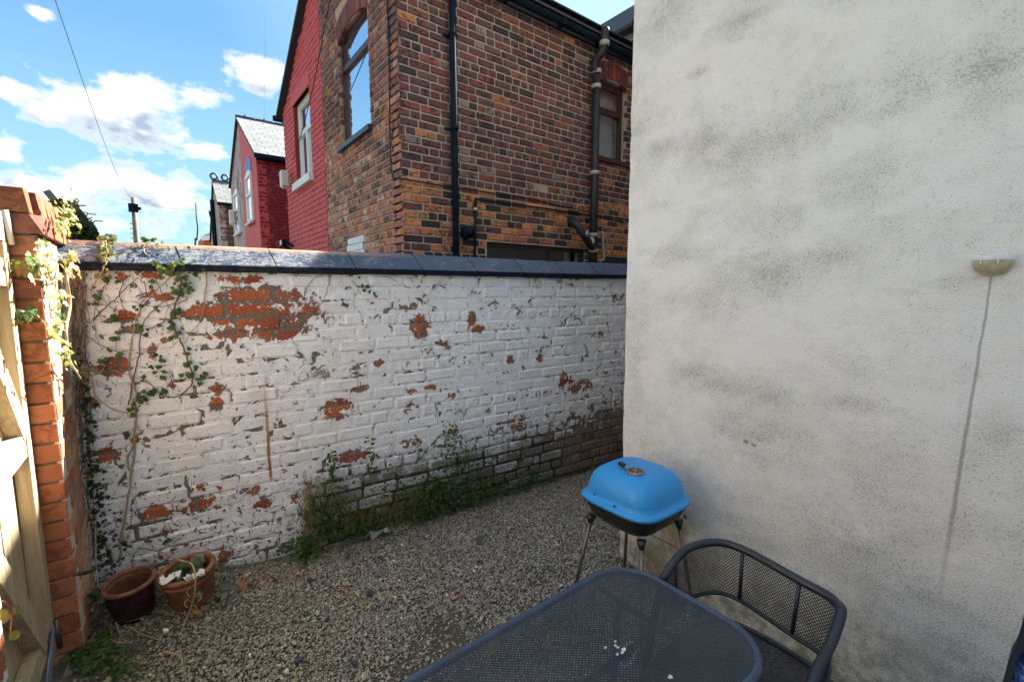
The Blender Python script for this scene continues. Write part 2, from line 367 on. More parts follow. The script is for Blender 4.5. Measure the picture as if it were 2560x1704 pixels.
def stucco():
    t = NT('pebble_dash_render'); P = t.pos(); x, y, z = t.xyz(P)
    v = t.voro(210, P); n = t.noise(120, 4, .65, P); nb = t.noise(3.2, 6, .62, P); nm = t.noise(13, 5, .65, P)
    def B(px, py, rx, ry, st=1.0):
        c = onx(px, py, 2.2); a = onx(px+rx, py, 2.2); b = onx(px, py-ry, 2.2); return (c.y, c.z, abs(a.y-c.y), abs(b.z-c.z), st)
    dirt = t.blobs(y, z, [B(*a) for a in [(a_, b_, c_*1.7, d_*1.6, e_*.95) for (a_, b_, c_, d_, e_) in [(1670, 60, 70, 50, 1.1), (1860, 40, 60, 40, 1.2), (1745, 180, 20, 14, 1.1), (1640, 375, 80, 34, 1.2), (1770, 350, 60, 40, 1.3), (1850, 390, 90, 60, 1.3),
        (1960, 345, 100, 50, 1.2), (2060, 300, 110, 60, 1.2), (2250, 220, 120, 70, 1.0), (2480, 180, 110, 100, 1.3), (1840, 430, 80, 30, 1), (2170, 440, 120, 60, .9), (1900, 560, 80, 60, .8),
        (1690, 640, 120, 24, 1), (1900, 680, 130, 60, 1.15), (2060, 640, 70, 30, .9), (1760, 760, 80, 40, .9), (1730, 935, 60, 30, 1.2), (1800, 960, 120, 30, 1.3), (1900, 985, 100, 30, 1.2), (2120, 1005, 90, 26, 1.5),
        (1900, 1100, 160, 90, .9), (2180, 1200, 130, 120, .9), (2500, 1080, 90, 70, 1.2), (2440, 1150, 60, 80, 1), (1740, 1250, 50, 140, .8), (2180, 1390, 120, 60, 1.2), (2330, 1500, 150, 40, 1.4), (2500, 1500, 90, 60, 1.3),
        (2100, 1480, 170, 90, 1.0), (2350, 1650, 250, 110, 1.2), (1590, 330, 40, 120, .9), (1590, 900, 26, 160, .9), (2400, 700, 60, 20, .9)]]])
    base_d = t.math('MULTIPLY', t.rng(z, 1.15, .05), 1.35)
    dd = t.math('ADD', t.math('MAXIMUM', dirt, base_d), t.math('ADD', t.math('MULTIPLY', t.math('SUBTRACT', nm, .5), 1.6), t.math('MULTIPLY', t.math('SUBTRACT', t.noise(5, 5, .65, t.vmath('MULTIPLY', P, (1, .55, 1)), .8), .5), 2.6)))
    dm = t.rng(dd, -.15, 1.7)
    pit = t.rng(t.math('ADD', t.noise(150, 3, .65, P), t.math('MULTIPLY', dm, .17)), .60, .72)
    c = t.mix(nb, (.83, .78, .69), (.88, .85, .79))
    c = t.mix(t.math('MULTIPLY', pit, .50), c, (.22, .205, .16))
    c = t.mix(t.math('MULTIPLY', t.math('MULTIPLY', dm, t.rng(n, .25, .7, .25, 1)), .52), c, (.175, .17, .13))
    low = t.math('MULTIPLY', t.rng(z, .45, .05), t.rng(nm, .35, .6)); c = t.mix(t.math('MULTIPLY', low, .75), c, (.15, .15, .075))
    # green-yellow algae under the grill, where the wall is damp
    gb = t.blobs(y, z, [B(1690, 1330, 70, 80, 1.2), B(1640, 1400, 60, 50, 1)]); c = t.mix(t.rng(t.math('ADD', gb, t.math('MULTIPLY', t.math('SUBTRACT', nm, .5), 1.2)), .1, .9, 0, .8), c, (.30, .235, .10))
    # water run beneath the lamp
    yl = t.math('ADD', onx(2479, 690, 2.2).y, t.math('MULTIPLY', t.math('SUBTRACT', onx(2479, 690, 2.2).z, z), .035))
    dl = t.math('ABSOLUTE', t.math('SUBTRACT', t.math('ADD', y, t.math('MULTIPLY', t.math('SUBTRACT', nm, .5), .010)), yl)); zt = onx(2479, 690, 2.2).z
    wd = t.rng(z, zt, .6, .0026, .0075); run = t.math('MULTIPLY', t.rng(t.math('DIVIDE', dl, wd), 1.5, .4), t.math('MULTIPLY', t.rng(z, .50, .95), t.rng(z, zt+.01, zt-.01)))
    c = t.mix(t.math('MULTIPLY', run, .55), c, (.13, .12, .10))
    rs = t.blobs(y, z, [B(1865, 1103, 10, 7, 1.6), B(1885, 1112, 12, 6, 1.2)]); c = t.mix(t.rng(t.math('ADD', rs, t.math('MULTIPLY', t.math('SUBTRACT', nm, .5), 1.5)), .2, .9, 0, .9), c, (.38, .20, .06))
    h = t.math('ADD', t.math('MULTIPLY', v, 1.0), t.math('MULTIPLY', n, .8))
    return t.out(t.bsdf(c, .9, t.bump(h, .42, .004), spec=.2))
M['stucco'] = stucco()

def timber(name, a, b, vert=True):
    t = NT(name); P = t.objco(); w = t.vmath('MULTIPLY', P, (1, 1, .06) if vert else (1, .06, 1))
    n = t.noise(55, 5, .65, w, .5); n2 = t.noise(5, 4, .6, P)
    c = t.mix(t.rng(n, .3, .72), a, b); c = t.mix(t.rng(n2, .5, .75, 0, .5), c, (.24, .22, .13))
    return t.out(t.bsdf(c, .75, t.bump(n, .5, .004), spec=.25))
M['timber'] = timber('treated_timber', (.34, .25, .15), (.55, .46, .32)); M['timber_in'] = timber('orange_timber_side', (.28, .14, .05), (.42, .25, .10))
M['chair_metal'] = simple('charcoal_metal', (.018, .023, .032), .42, 0, .2, 14, .12, .55)
M['table_metal'] = simple('blue_grey_metal', (.038, .062, .105), .5, 0, .25, 9, .12, .55)
def mesh_metal(name, a, b):
    t = NT(name); P = t.pos(); n = t.noise(6, 4, .6, P); c = t.mix(t.rng(n, .35, .7), a, b)
    c = t.mix(t.rng(t.noise(9, 5, .65, t.vmath('ADD', P, (3, 1, 0))), .64, .74, 0, .7), c, (.16, .10, .045))
    return t.out(t.bsdf(c, .45, None, 0, .5))
M['table_mesh'] = mesh_metal('expanded_metal_blue_grey', (.045, .058, .076), (.075, .09, .105)); M['chair_mesh'] = mesh_metal('expanded_metal_charcoal', (.012, .014, .017), (.022, .024, .028))
M['blue_enamel'] = simple('blue_enamel', (.028, .30, .70), .42, 0, .07, 30, .05, .5, bd=.001)
def enamel():
    t = NT('weathered_blue_enamel'); P = t.objco(); n = t.noise(9, 6, .7, P); f = t.noise(130, 3, .7, P)
    c = t.mix(t.rng(n, .35, .7), (.026, .29, .69), (.04, .33, .70)); c = t.mix(t.rng(f, .70, .74, 0, .8), c, (.02, .05, .09)); c = t.mix(t.rng(t.noise(30, 5, .7, P), .58, .75, 0, .25), c, (.22, .30, .36))
    return t.out(t.bsdf(c, t.rng(n, .3, .7, .36, .55), t.bump(f, .12, .001), spec=.45))
M['blue_enamel'] = enamel()
M['black_enamel'] = simple('black_enamel', (.014, .014, .014), .45, 0, .2, 30, .05, .5)
M['steel'] = simple('dull_steel', (.17, .145, .125), .4, .7, .25, 14, .05)
M['vent'] = simple('aged_plated_vent', (.32, .26, .20), .4, .7, .3, 60, .1)
M['wire'] = simple('rusty_wire', (.20, .15, .11), .5, .6, .3, 60, .1)
M['pvc'] = simple('black_plastic', (.010, .017, .030), .8, 0, .3, 5, .06, .06)
M['pvc_dirty'] = simple('scuffed_black_pipe', (.02, .022, .026), .5, 0, .6, 11, .2, .35)
M['collar'] = simple('grey_pipe_collar', (.32, .31, .28), .6, 0, .4, 30, .2)
M['white_pvc'] = simple('white_plastic', (.78, .78, .76), .35, 0, .05, 8, .02)
M['off_white'] = simple('yellowed_plastic', (.66, .62, .52), .5, 0, .15, 12, .05)
M['brown_pvc'] = simple('brown_plastic', (.06, .024, .024), .35, 0, .2, 8, .03)
M['dark_sill'] = simple('dark_grey_sill', (.05, .055, .07), .4, 0, .2, 8, .05)
M['lead'] = simple('dark_fascia', (.016, .018, .022), .5, 0, .4, 8, .1)
M['rings'] = simple('blue_ridge_tile', (.09, .11, .16), .6, 0, .2, 9, .1)
M['lamp_glass'] = simple('stained_frosted_glass', (.50, .44, .28), .35, 0, .35, 22, .05, .5)
M['lamp_top'] = simple('clear_lamp_rim', (.82, .82, .78), .3, 0, .08, 22, .02)
M['soil'] = simple('dark_soil', (.035, .026, .018), .95, 0, .4, 40, .6)
M['terracotta'] = simple('terracotta', (.19, .075, .036), .7, 0, .55, 14, .12)
M['glaze'] = simple('plum_glaze', (.035, .009, .017), .22, 0, .35, 18, .05, .6)
M['inside_pot'] = simple('earthy_clay', (.12, .05, .025), .85, 0, .4, 22, .3)
M['tissue'] = simple('white_tissue', (.75, .76, .78), .8, 0, .06, 20, .2)
M['card'] = simple('grey_card', (.45, .42, .38), .85, 0, .08, 20, .1)
M['slate_chip'] = simple('blue_black_slate', (.055, .06, .075), .5, 0, .25, 20, .3)
M['plastic_sheet'] = simple('dirty_sheet', (.30, .30, .26), .5, 0, .3, 20, .3)
M['oak'] = simple('dead_oak_leaf', (.28, .12, .045), .8, 0, .25, 30, .3)
M['brick_bit'] = simple('brick_bit', (.42, .10, .03), .85, 0, .2, 40, .3)
M['stem'] = simple('pale_woody_stem', (.33, .25, .16), .8, 0, .3, 30, .3)
M['stem_dark'] = simple('brown_woody_stem', (.13, .085, .055), .85, 0, .3, 30, .3)
M['stem_red'] = simple('red_stem', (.30, .07, .05), .6, 0, .2, 30, .2)
M['concrete'] = simple('mossy_concrete', (.12, .115, .085), .95, 0, .4, 7, .5)
M['bag_edge'] = simple('charcoal_webbing', (.02, .03, .04), .8, 0, .2, 60, .3)
M['pole'] = simple('weathered_pole', (.16, .15, .13), .8, 0, .35, 6, .3)
M['cable'] = simple('black_cable', (.012, .012, .013), .6, 0, .1, 6, .0)
M['blind'] = simple('grey_net_curtain', (.26, .33, .42), .8, 0, .15, 4, .1)
M['room_dark'] = simple('dim_room', (.02, .02, .022), .9, 0, .3, 3, .1)
M['iron'] = simple('rusty_iron', (.06, .045, .038), .8, .2, .3, 30, .3)
def pattern_cloth():
    t = NT('blue_patterned_cloth'); P = t.objco(); n = t.noise(34, 3, .6, P, 1.2)
    return t.out(t.bsdf(t.ramp(n, [(.38, (.02, .05, .28)), (.5, (.06, .16, .62)), (.62, (.35, .45, .85))]), .8, spec=.2))
M['bag_cloth'] = pattern_cloth()
def leaf_mat(name, a, b, c3, rough=.45):
    t = NT(name); col = t.n('ShaderNodeAttribute', attribute_name='bc').outputs['Fac']; r = t.n('ShaderNodeObjectInfo').outputs['Random']
    P = t.pos(); n = t.noise(40, 3, .6, P)
    c = t.ramp(t.math('FRACT', t.math('ADD', t.math('ADD', col, r), t.math('MULTIPLY', n, .3))), [(0, a), (.45, b), (.85, c3), (1, a)])
    b1 = t.bsdf(c, rough, t.bump(n, .3, .003), spec=.45)
    tr = t.n('ShaderNodeBsdfTranslucent'); t.set(tr.inputs[0], t.vmath('MULTIPLY', c, (1.6, 1.9, .8)))
    mx = t.n('ShaderNodeMixShader'); mx.inputs[0].default_value = .28; t.t.links.new(b1, mx.inputs[1]); t.t.links.new(tr.outputs[0], mx.inputs[2])
    return t.out(mx.outputs[0])
M['ivy'] = leaf_mat('ivy_leaf', (.025, .06, .018), (.05, .11, .025), (.09, .13, .03))
M['ivy_lit'] = leaf_mat('yellowing_ivy_leaf', (.10, .13, .03), (.18, .19, .05), (.25, .19, .06))
M['ivy_autumn'] = leaf_mat('autumn_ivy_leaf', (.30, .10, .03), (.36, .17, .05), (.20, .20, .05))
M['weed'] = leaf_mat('weed_leaf', (.022, .055, .012), (.045, .11, .02), (.085, .13, .03), .6)
M['dry'] = leaf_mat('dry_grass', (.20, .13, .06), (.30, .20, .10), (.14, .12, .04), .9)
M['dark_ivy'] = leaf_mat('dark_ivy_leaf', (.012, .03, .010), (.02, .045, .015), (.035, .05, .02))
def glass(name, tint=(.04, .05, .06), fac=.7, r=.02, rc=(.95, .97, 1)):
    t = NT(name); d = t.n('ShaderNodeBsdfDiffuse'); d.inputs[0].default_value = tint+(1,); g = t.n('ShaderNodeBsdfGlossy'); g.inputs[0].default_value = rc+(1,); g.inputs['Roughness'].default_value = r
    nb = t.bump(t.noise(2.5, 2, .5, t.pos()), .03, .02); t.set(g.inputs['Normal'], nb)
    mx = t.n('ShaderNodeMixShader'); mx.inputs[0].default_value = fac; t.t.links.new(d.outputs[0], mx.inputs[1]); t.t.links.new(g.outputs[0], mx.inputs[2]); return t.out(mx.outputs[0])
M['glass_sky'] = glass('reflective_pane', (.16, .26, .36), .88); 
def clear_glass():
    t = NT('clear_pane'); tr = t.n('ShaderNodeBsdfTransparent'); g = t.n('ShaderNodeBsdfGlossy'); g.inputs['Roughness'].default_value = .02
    mx = t.n('ShaderNodeMixShader'); mx.inputs[0].default_value = .10; t.t.links.new(tr.outputs[0], mx.inputs[1]); t.t.links.new(g.outputs[0], mx.inputs[2]); return t.out(mx.outputs[0])
M['glass_clear'] = clear_glass()
CZ = 1.782                                                   # underside of the coping
def coping_mat():
    t = NT('painted_coping'); P = t.pos(); u = t.vmath('DOT_PRODUCT', t.vmath('SUBTRACT', P, tuple(WA)), tuple(WU)); z = t.xyz(P)[2]
    n = t.noise(70, 6, .72, t.vmath('MULTIPLY', P, (.45, 1, 1)), .4); n2 = t.noise(9, 5, .65, P, .5)
    worn = t.rng(t.math('ADD', t.math('ADD', n, t.math('MULTIPLY', n2, .5)), t.rng(u, 1.1, .3, 0, .12)), .83, .95)
    c = t.mix(n2, (.022, .045, .098), (.042, .075, .145)); c = t.mix(t.math('MULTIPLY', worn, .8), c, (.30, .30, .295))
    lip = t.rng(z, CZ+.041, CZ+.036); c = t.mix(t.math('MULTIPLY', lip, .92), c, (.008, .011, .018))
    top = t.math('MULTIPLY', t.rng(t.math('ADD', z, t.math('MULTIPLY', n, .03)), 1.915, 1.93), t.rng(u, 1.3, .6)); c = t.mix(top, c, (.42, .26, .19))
    return t.out(t.bsdf(c, t.math('MAXIMUM', lip, t.rng(worn, 0, 1, .45, .85)), t.bump(t.math('ADD', n, t.noise(110, 3, .6, P)), .45, .006), spec=t.rng(lip, 0, 1, .5, .05)))
M['coping'] = coping_mat()
def slate_mat(name, a, b):
    t = NT(name); P = t.pos(); r = t.n('ShaderNodeObjectInfo').outputs['Random']; at = t.n('ShaderNodeAttribute', attribute_name='bc').outputs['Fac']
    n = t.noise(5, 4, .6, P); c = t.mix(t.math('FRACT', t.math('ADD', t.math('ADD', r, at), t.math('MULTIPLY', n, .4))), a, b)
    return t.out(t.bsdf(c, .7, t.bump(t.noise(30, 3, .6, P), .2, .01), spec=.25))
M['slate'] = slate_mat('pale_slate', (.15, .165, .175), (.20, .215, .22)); M['slate_dark'] = slate_mat('dark_slate', (.03, .034, .042), (.06, .066, .078))
def gravel_mat():
    t = NT('gravel_stone'); c = t.n('ShaderNodeAttribute', attribute_name='bc').outputs['Color']; P = t.pos()
    c = t.mix(t.rng(t.noise(160, 3, .6, P), .35, .75, 0, .4), c, t.vmath('SCALE', c, .55))
    # soil has washed over the stones by the pots, the wall foot and the bare patch
    x, y, z = t.xyz(P)
    return t.out(t.bsdf(c, .75, t.bump(t.noise(300, 2, .6, P), .3, .001), spec=.3))
M['gravel'] = gravel_mat()
def dirt():
    t = NT('gritty_soil'); P = t.pos(); n = t.noise(60, 6, .7, P); n2 = t.noise(4, 5, .6, P); v = t.voro(140, P)
    c = t.mix(n, (.06, .052, .038), (.18, .165, .13)); c = t.mix(t.rng(t.noise(190, 3, .6, P), .62, .7, 0, .7), c, (.34, .30, .22)); c = t.mix(t.rng(n2, .5, .7, 0, .5), c, (.04, .04, .02))
    return t.out(t.bsdf(c, .95, t.bump(t.math('ADD', n, v), .8, .01), spec=.15))
M['dirt'] = dirt()

# ================================================================== GROUND
def sstep(a, b, x): t = max(0, min(1, (x-a)/(b-a))); return t*t*(3-2*t)
def gh(x, y):
    """the gravel climbs towards the left corner of the yard"""
    return .13*sstep(.85, -.15, x)*sstep(1.0, 2.2, y)
XR = 2.2; XL = -.347; YC = onx(1556, 1148, XR).y
def ground_sheet():
    xs = np.concatenate([[-400, -60, -8, -2], np.linspace(-.6, 2.6, 45), [4, 9, 60, 400]])
    ys = np.concatenate([[-400, -60, -8, -2], np.linspace(-.4, 3.2, 49), [5, 14, 60, 400]])
    V = np.array([(x, y, (gh(x, y)+.008*noise.noise((x*3, y*3, 0))) if -.7 < x < 2.7 and -.5 < y < 3.3 else -.01) for y in ys for x in xs])
    nx = len(xs); F = np.array([(j*nx+i, j*nx+i+1, (j+1)*nx+i+1, (j+1)*nx+i) for j in range(len(ys)-1) for i in range(nx-1)])
    return link('ground', npmesh('ground', V, F, M['dirt'], smooth=True))
tag(ground_sheet(), kind='structure')

def ico():
    bm = bmesh.new(); bmesh.ops.create_icosphere(bm, subdivisions=1, radius=1); v = np.array([x.co[:] for x in bm.verts]); f = np.array([[q.index for q in x.verts] for x in bm.faces]); bm.free(); return v, f
def gravel():
    v0, f0 = ico(); N = 165000
    x = RNG.uniform(-.36, 3.9, N); N0 = N; y = RNG.uniform(.15, 3.1, N)
    u = (x-WA.x)*WU.x+(y-WA.y)*WU.y; dn = (x-WA.x)*WN.x+(y-WA.y)*WN.y
    keep = (dn > .012) & ~((x > XR-.005) & (y < YC+.005))
    # bare gritty patches, the soil by the pots
    def dens(cx, cy, r): return np.clip(1-np.hypot(x-cx, y-cy)/r, 0, 1)
    bp = onz(1120, 1600); b2 = onz(1010, 1690); b3 = onz(1360, 1440)
    bare = np.maximum.reduce([dens(bp.x, bp.y, .26)*1.35, dens(b2.x, b2.y, .18)*1.1, dens(b3.x, b3.y, .16)*.7, dens(-.2, 2.45, .30)*1.1, np.clip((XL+.14-x)/.12, 0, 1)])
    wb = np.clip((x-(XR-.09))/.06, 0, 1)*(y < YC); bare = np.maximum(bare, wb); keep &= RNG.uniform(0, 1, N) > bare*(.55+.4*RNG.uniform(0, 1, N))
    # only where the lens can see
    P = np.stack([x, y, np.zeros(N)-H], 1); R3 = np.array([_r[:], _u[:], _f[:]]); q = P@R3.T
    px = 1280+FPX*q[:, 0]/q[:, 2]; py = 852-FPX*q[:, 1]/q[:, 2]
    keep &= (q[:, 2] > 0) & (px > -260) & (px < 2820) & (py < 1990)
    x = x[keep]; y = y[keep]; n = len(x)
    z = np.array([gh(a, b) for a, b in zip(x, y)])
    s = RNG.lognormal(math.log(.0050), .36, n); s = np.clip(s, .0025, .0135)
    sc = np.stack([s*RNG.uniform(.8, 1.3, n), s*RNG.uniform(.7, 1.1, n), s*RNG.uniform(.5, .85, n)], 1)
    shapes = []
    for k in range(10):
        v = v0*(1+RNG.uniform(-.28, .28, (len(v0), 1))); shapes.append(v)
    S = np.array(shapes)[RNG.integers(0, 10, n)]
    S = S*sc[:, None, :]
    a = RNG.uniform(0, 6.28, n); b = RNG.normal(0, .35, n); c = RNG.normal(0, .35, n)
    ca, sa, cb, sb, cc, scc = np.cos(a), np.sin(a), np.cos(b), np.sin(b), np.cos(c), np.sin(c)
    Rz = np.zeros((n, 3, 3)); Rz[:, 0, 0] = ca; Rz[:, 0, 1] = -sa; Rz[:, 1, 0] = sa; Rz[:, 1, 1] = ca; Rz[:, 2, 2] = 1
    Rx = np.zeros((n, 3, 3)); Rx[:, 0, 0] = 1; Rx[:, 1, 1] = cb; Rx[:, 1, 2] = -sb; Rx[:, 2, 1] = sb; Rx[:, 2, 2] = cb
    Ry = np.zeros((n, 3, 3)); Ry[:, 1, 1] = 1; Ry[:, 0, 0] = cc; Ry[:, 0, 2] = scc; Ry[:, 2, 0] = -scc; Ry[:, 2, 2] = cc
    R = Rx@Ry@Rz
    V = np.einsum('nij,nkj->nki', R, S)+np.stack([x, y, z+RNG.uniform(.001, .013, n)], 1)[:, None, :]
    F = (f0[None]+(np.arange(n)*len(v0))[:, None, None]).reshape(-1, 3)
    pal = np.array([(.28, .27, .25), (.20, .195, .19), (.36, .34, .30), (.30, .25, .17), (.40, .31, .17), (.15, .15, .155), (.24, .26, .29), (.50, .48, .44), (.33, .20, .11), (.22, .19, .13)])
    pw = np.array([.2, .18, .12, .13, .06, .1, .08, .035, .035, .06]); C = pal[RNG.choice(10, n, p=pw/pw.sum())]*RNG.uniform(.85, 1.2, (n, 1)); C = (C*.6+.4*C.mean(1, keepdims=True)+.035)*np.array([1.02, 1.0, .955])
    warm = np.clip((1.6-x)/2.0, 0, 1)[:, None]; C = C*(1-warm*.0)+warm*C*np.array([.08, .02, -.12])
    soil = np.clip(np.maximum(dens_(x, y, -.15, 2.7, .75), np.clip(1-((x-WA.x)*WN.x+(y-WA.y)*WN.y)/.28, 0, 1)*.8), 0, 1)[:, None]
    C = C*(1-.5*soil)+np.array([.05, .043, .02])*soil*.5
    C = C*1.06
    C = C.repeat(len(f0), 0)
    return npmesh('gravel', V.reshape(-1, 3), F, M['gravel'], C)
def dens_(x, y, cx, cy, r): return np.clip(1-np.hypot(x-cx, y-cy)/r, 0, 1)
tag(link('gravel', gravel()), kind='stuff', label='grey and buff gravel covering the yard floor')

# ================================================================== BRICKWORK
def brick_variant(L, h, depth, rough, bev, seed):
    rs = random.Random(seed)
    xs = [-L/2, -L/2+bev*1.2, 0, L/2-bev*1.2, L/2]; zs = [-h/2, -h/2+bev, h/2-bev, h/2]; vs = []
    for j, z in enumerate(zs):
        for i, x in enumerate(xs):
            edge = i in (0, 4) or j in (0, 3); cor = i in (0, 4) and j in (0, 3)
            vs.append((x*(1-.02*cor)+rs.uniform(-1, 1)*rough*.7*(1 if edge else .3), (bev*.75 if edge else 0)+(bev*.5 if cor else 0)+rs.uniform(-.2, 1)*rough*.8, z+rs.uniform(-1, 1)*rough*.55*(1 if edge else 0)))
    fs = [(j*5+i, j*5+i+1, (j+1)*5+i+1, (j+1)*5+i) for j in range(3) for i in range(4)]
    per = [0, 1, 2, 3, 4, 9, 14, 19, 18, 17, 16, 15, 10, 5]; k = len(vs)
    vs += [(vs[p][0], depth, vs[p][2]) for p in per]
    fs += [(per[(i+1) % 14], per[i], k+i, k+(i+1) % 14) for i in range(14)]
    return vs, fs
BV = {}
def brick_set(key, L, h, depth, rough, bev, n=5):
    if key not in BV: BV[key] = [brick_variant(L, h, depth, rough, bev, hash(key) % 999+i) if False else brick_variant(L, h, depth, rough, bev, i*7+len(key)) for i in range(n)]
    return BV[key]
def layout(u0, u1, z0, z1, course, Ls, Lh, joint, holes=(), header_every=5, seed=1, irregular=.004, zskip=None):
    rs = random.Random(seed); out = []; nc = int(round((z1-z0)/course))
    for k in range(nc):
        zc = z1-(k+.5)*course; hdr = (k % header_every) == header_every-1
        L = Lh if hdr else Ls; x = u0-(L/2 if (k % 2) else 0)-(Lh*.25 if k % 3 == 0 else 0)
        while x < u1:
            LL = L
            if not hdr and rs.random() < .07: LL = Lh
            a, b = max(x, u0), min(x+LL, u1)
            segs = [(a, b)]
            for (hu0, hu1, hz0, hz1) in holes:
                if zc > hz0 and zc < hz1:
                    ns = []
                    for (p, q) in segs:
                        if q <= hu0 or p >= hu1: ns.append((p, q))
                        else:
                            if p < hu0: ns.append((p, hu0))
                            if q > hu1: ns.append((hu1, q))
                    segs = ns
            for (p, q) in segs:
                if q-p > .035: out.append(((p+q)/2, zc+rs.uniform(-1, 1)*irregular*.4, q-p-joint, course-joint, LL > Lh*1.3))
            x += LL
    return out
def frame_mat(org, ud, nd, u, z, s=(1, 1, 1), out=0.0):
    p = org+ud*u+Vector((0, 0, z))+nd*out; y = -nd
    return Matrix(((ud.x*s[0], y.x*s[1], 0, p.x), (ud.y*s[0], y.y*s[1], 0, p.y), (0, 0, s[2], p.z), (0, 0, 0, 1)))
class Brickwork:
    """collects the bricks of one thing; the 300 that show largest become parts, the rest one part"""
    def __init__(s): s.items = []
    def add(s, lst, org, ud, nd, key, dims, colfn, mat, mat_a, proud=(.0, .004), seed=3, boost=1.0):
        rs = random.Random(seed); org, ud, nd = Vector(org), Vector(ud), Vector(nd)
        for (u, z, L, h, st) in lst:
            kk = key+('s' if st else 'h'); vs = brick_set(kk, dims[0] if st else dims[1], dims[2], dims[3], dims[4], dims[5]); vi = rs.randrange(len(vs))
            sc = (L/(dims[0] if st else dims[1]), 1, h/dims[2]); M4 = frame_mat(org, ud, nd, u, z, sc, rs.uniform(*proud))
            c = M4.translation; view = (c-CAMP); dep = view.dot(_f); q = ray(1280, 852)
            px = 1280+FPX*view.dot(_r)/max(dep, .01); py = 852-FPX*view.dot(_u)/max(dep, .01)
            inview = dep > 0 and -30 < px < 2590 and -30 < py < 1734
            size = (boost if inview else .01)*L*h*abs(view.normalized().dot(nd))/view.length_squared
            if px > 1600 and py < 1300 and c.y > YC and abs(nd.y) > .5: size *= .05
            s.items.append((size, kk, vi, M4, colfn(rs, u, z), mat, mat_a))
        return s
    def finish(s, parent, limit=300, name='brick'):
        s.items.sort(key=lambda a: -a[0]); meshes = {}
        for (_, kk, vi, M4, c, mat, mat_a) in s.items[:limit]:
            k = (kk, vi, mat.name)
            if k not in meshes:
                me = bpy.data.meshes.new('brick'); me.from_pydata(BV[kk][vi][0], [], BV[kk][vi][1]); me.materials.append(mat); meshes[k] = me
            o = bpy.data.objects.new(name, meshes[k]); COL.objects.link(o); o.parent = parent; o.matrix_parent_inverse = wmat(parent).inverted(); o.matrix_basis = M4; o.color = c+(1,)
        rest = {}
        for it in s.items[limit:]: rest.setdefault(it[6].name, []).append(it)
        for mn, its in rest.items():
            V = []; F = []; C = []; k = 0
            for (_, kk, vi, M4, c, mat, mat_a) in its:
                v, f = BV[kk][vi]; A = np.array(M4); v = np.array(v); V.append(v@A[:3, :3].T+A[:3, 3]); F.append(np.array(f)+k); C.append(np.tile(c, (len(f), 1))); k += len(v)
            o = link('remaining_bricks', npmesh('bricks', np.concatenate(V), np.concatenate(F), its[0][6], np.concatenate(C)), parent); o['kind'] = 'stuff'
def pick(rs, lst):
    r = rs.random()*sum(w for w, _ in lst)
    for w, c in lst:
        r -= w
        if r <= 0: break
    k = rs.uniform(.8, 1.2); return tuple(min(1, x*k) for x in c)

# ------------------------------------------------------------------ the painted yard wall
CZ = 1.782                                                   # underside of the coping
yw = thing('yard_wall', 'white painted brick wall with peeling patches and a dark coping behind the gravel', 'wall', (WA.x, WA.y, 0))
UL = (Vector((XL, 0, 0))-WA).dot(WU)
UL = (onw(160, 1000)-WA).dot(WU)-.02; UR = 4.2
core = MB(); a = WA+WU*UL-WN*.0060; b = WA+WU*UR-WN*.0060; back = -WN*.21
core.add([a, b, b+back, a+back]+[p+Vector((0, 0, CZ+.02)) for p in (a, b, b+back, a+back)], [(0, 1, 5, 4), (1, 2, 6, 5), (2, 3, 7, 6), (3, 0, 4, 7), (4, 5, 6, 7)])
core.v = [(x, y, z-.1 if z < .1 else z) for x, y, z in core.v]
core.build('mortar', M['paint_mortar'], yw)
bw = Brickwork()
bw.add(layout(UL, UR, -.04, CZ,   .083, .236, .119, .0070, header_every=4, seed=5, irregular=.009), WA, WU, WN, 'yard', (.225, .110, .0735, .05, .0042, .011), lambda r, u, z: (1., 1., 1.), M['paint_brick'], M['paint_brick'], proud=(-.004, .004), seed=9)
bw.finish(yw)
bd = MB(); pr_ = [(.020, .002), (.020, .036), (-.062, .128), (-.11, .136), (-.225, .036), (-.225, .002)]; n_ = len(pr_)
bd.add([WA+WU*u_+WN*o_+Vector((0, 0, CZ+z_)) for u_ in (UL-.01, UR) for (o_, z_) in pr_], [(k, (k+1) % n_, n_+(k+1) % n_, n_+k) for k in range(n_)]+[tuple(range(n_)), tuple(range(2*n_-1, n_-1, -1))]); bd.build('bedding_mortar', M['mortar_dark'], yw)
# coping stones, cut where the photograph shows the joints
cj = [UL-.02]+[wu(onw(x, 685)) for x in (465, 697, 893, 1056, 1192, 1307, 1407, 1492)]
while cj[-1] < UR: cj.append(cj[-1]+.47)
rs = random.Random(4)
for i in range(len(cj)-1):
    u0, u1 = cj[i]+.003, cj[i+1]-.003; m = MB(); dz = rs.uniform(-.003, .003); tl = rs.uniform(-.003, .003)
    prof = [(.036, 0), (.036, .034), (.030, .040), (-.062, .140), (-.072, .146), (-.115, .148), (-.24, .04), (-.24, 0)]
    cols = 9; pr = []
    for k in range(cols):
        u = u0+(u1-u0)*k/(cols-1)
        for (o_, z_) in prof:
            nn = noise.noise((u*9, o_*30, z_*25))*.0025
            p = WA+WU*(u+(-z_*.28))+WN*(o_+nn)+Vector((0, 0, CZ+z_+dz+nn+tl*(k/(cols-1)-.5))); pr.append(p)
    n = len(prof); fs = [(k*n+j, (k+1)*n+j, (k+1)*n+(j+1) % n, k*n+(j+1) % n) for k in range(cols-1) for j in range(n)]
    fs += [tuple(range(n)), tuple((cols-1)*n+j for j in reversed(range(n)))]
    m.add(pr, fs); m.build('coping_stone', M['coping'], yw)

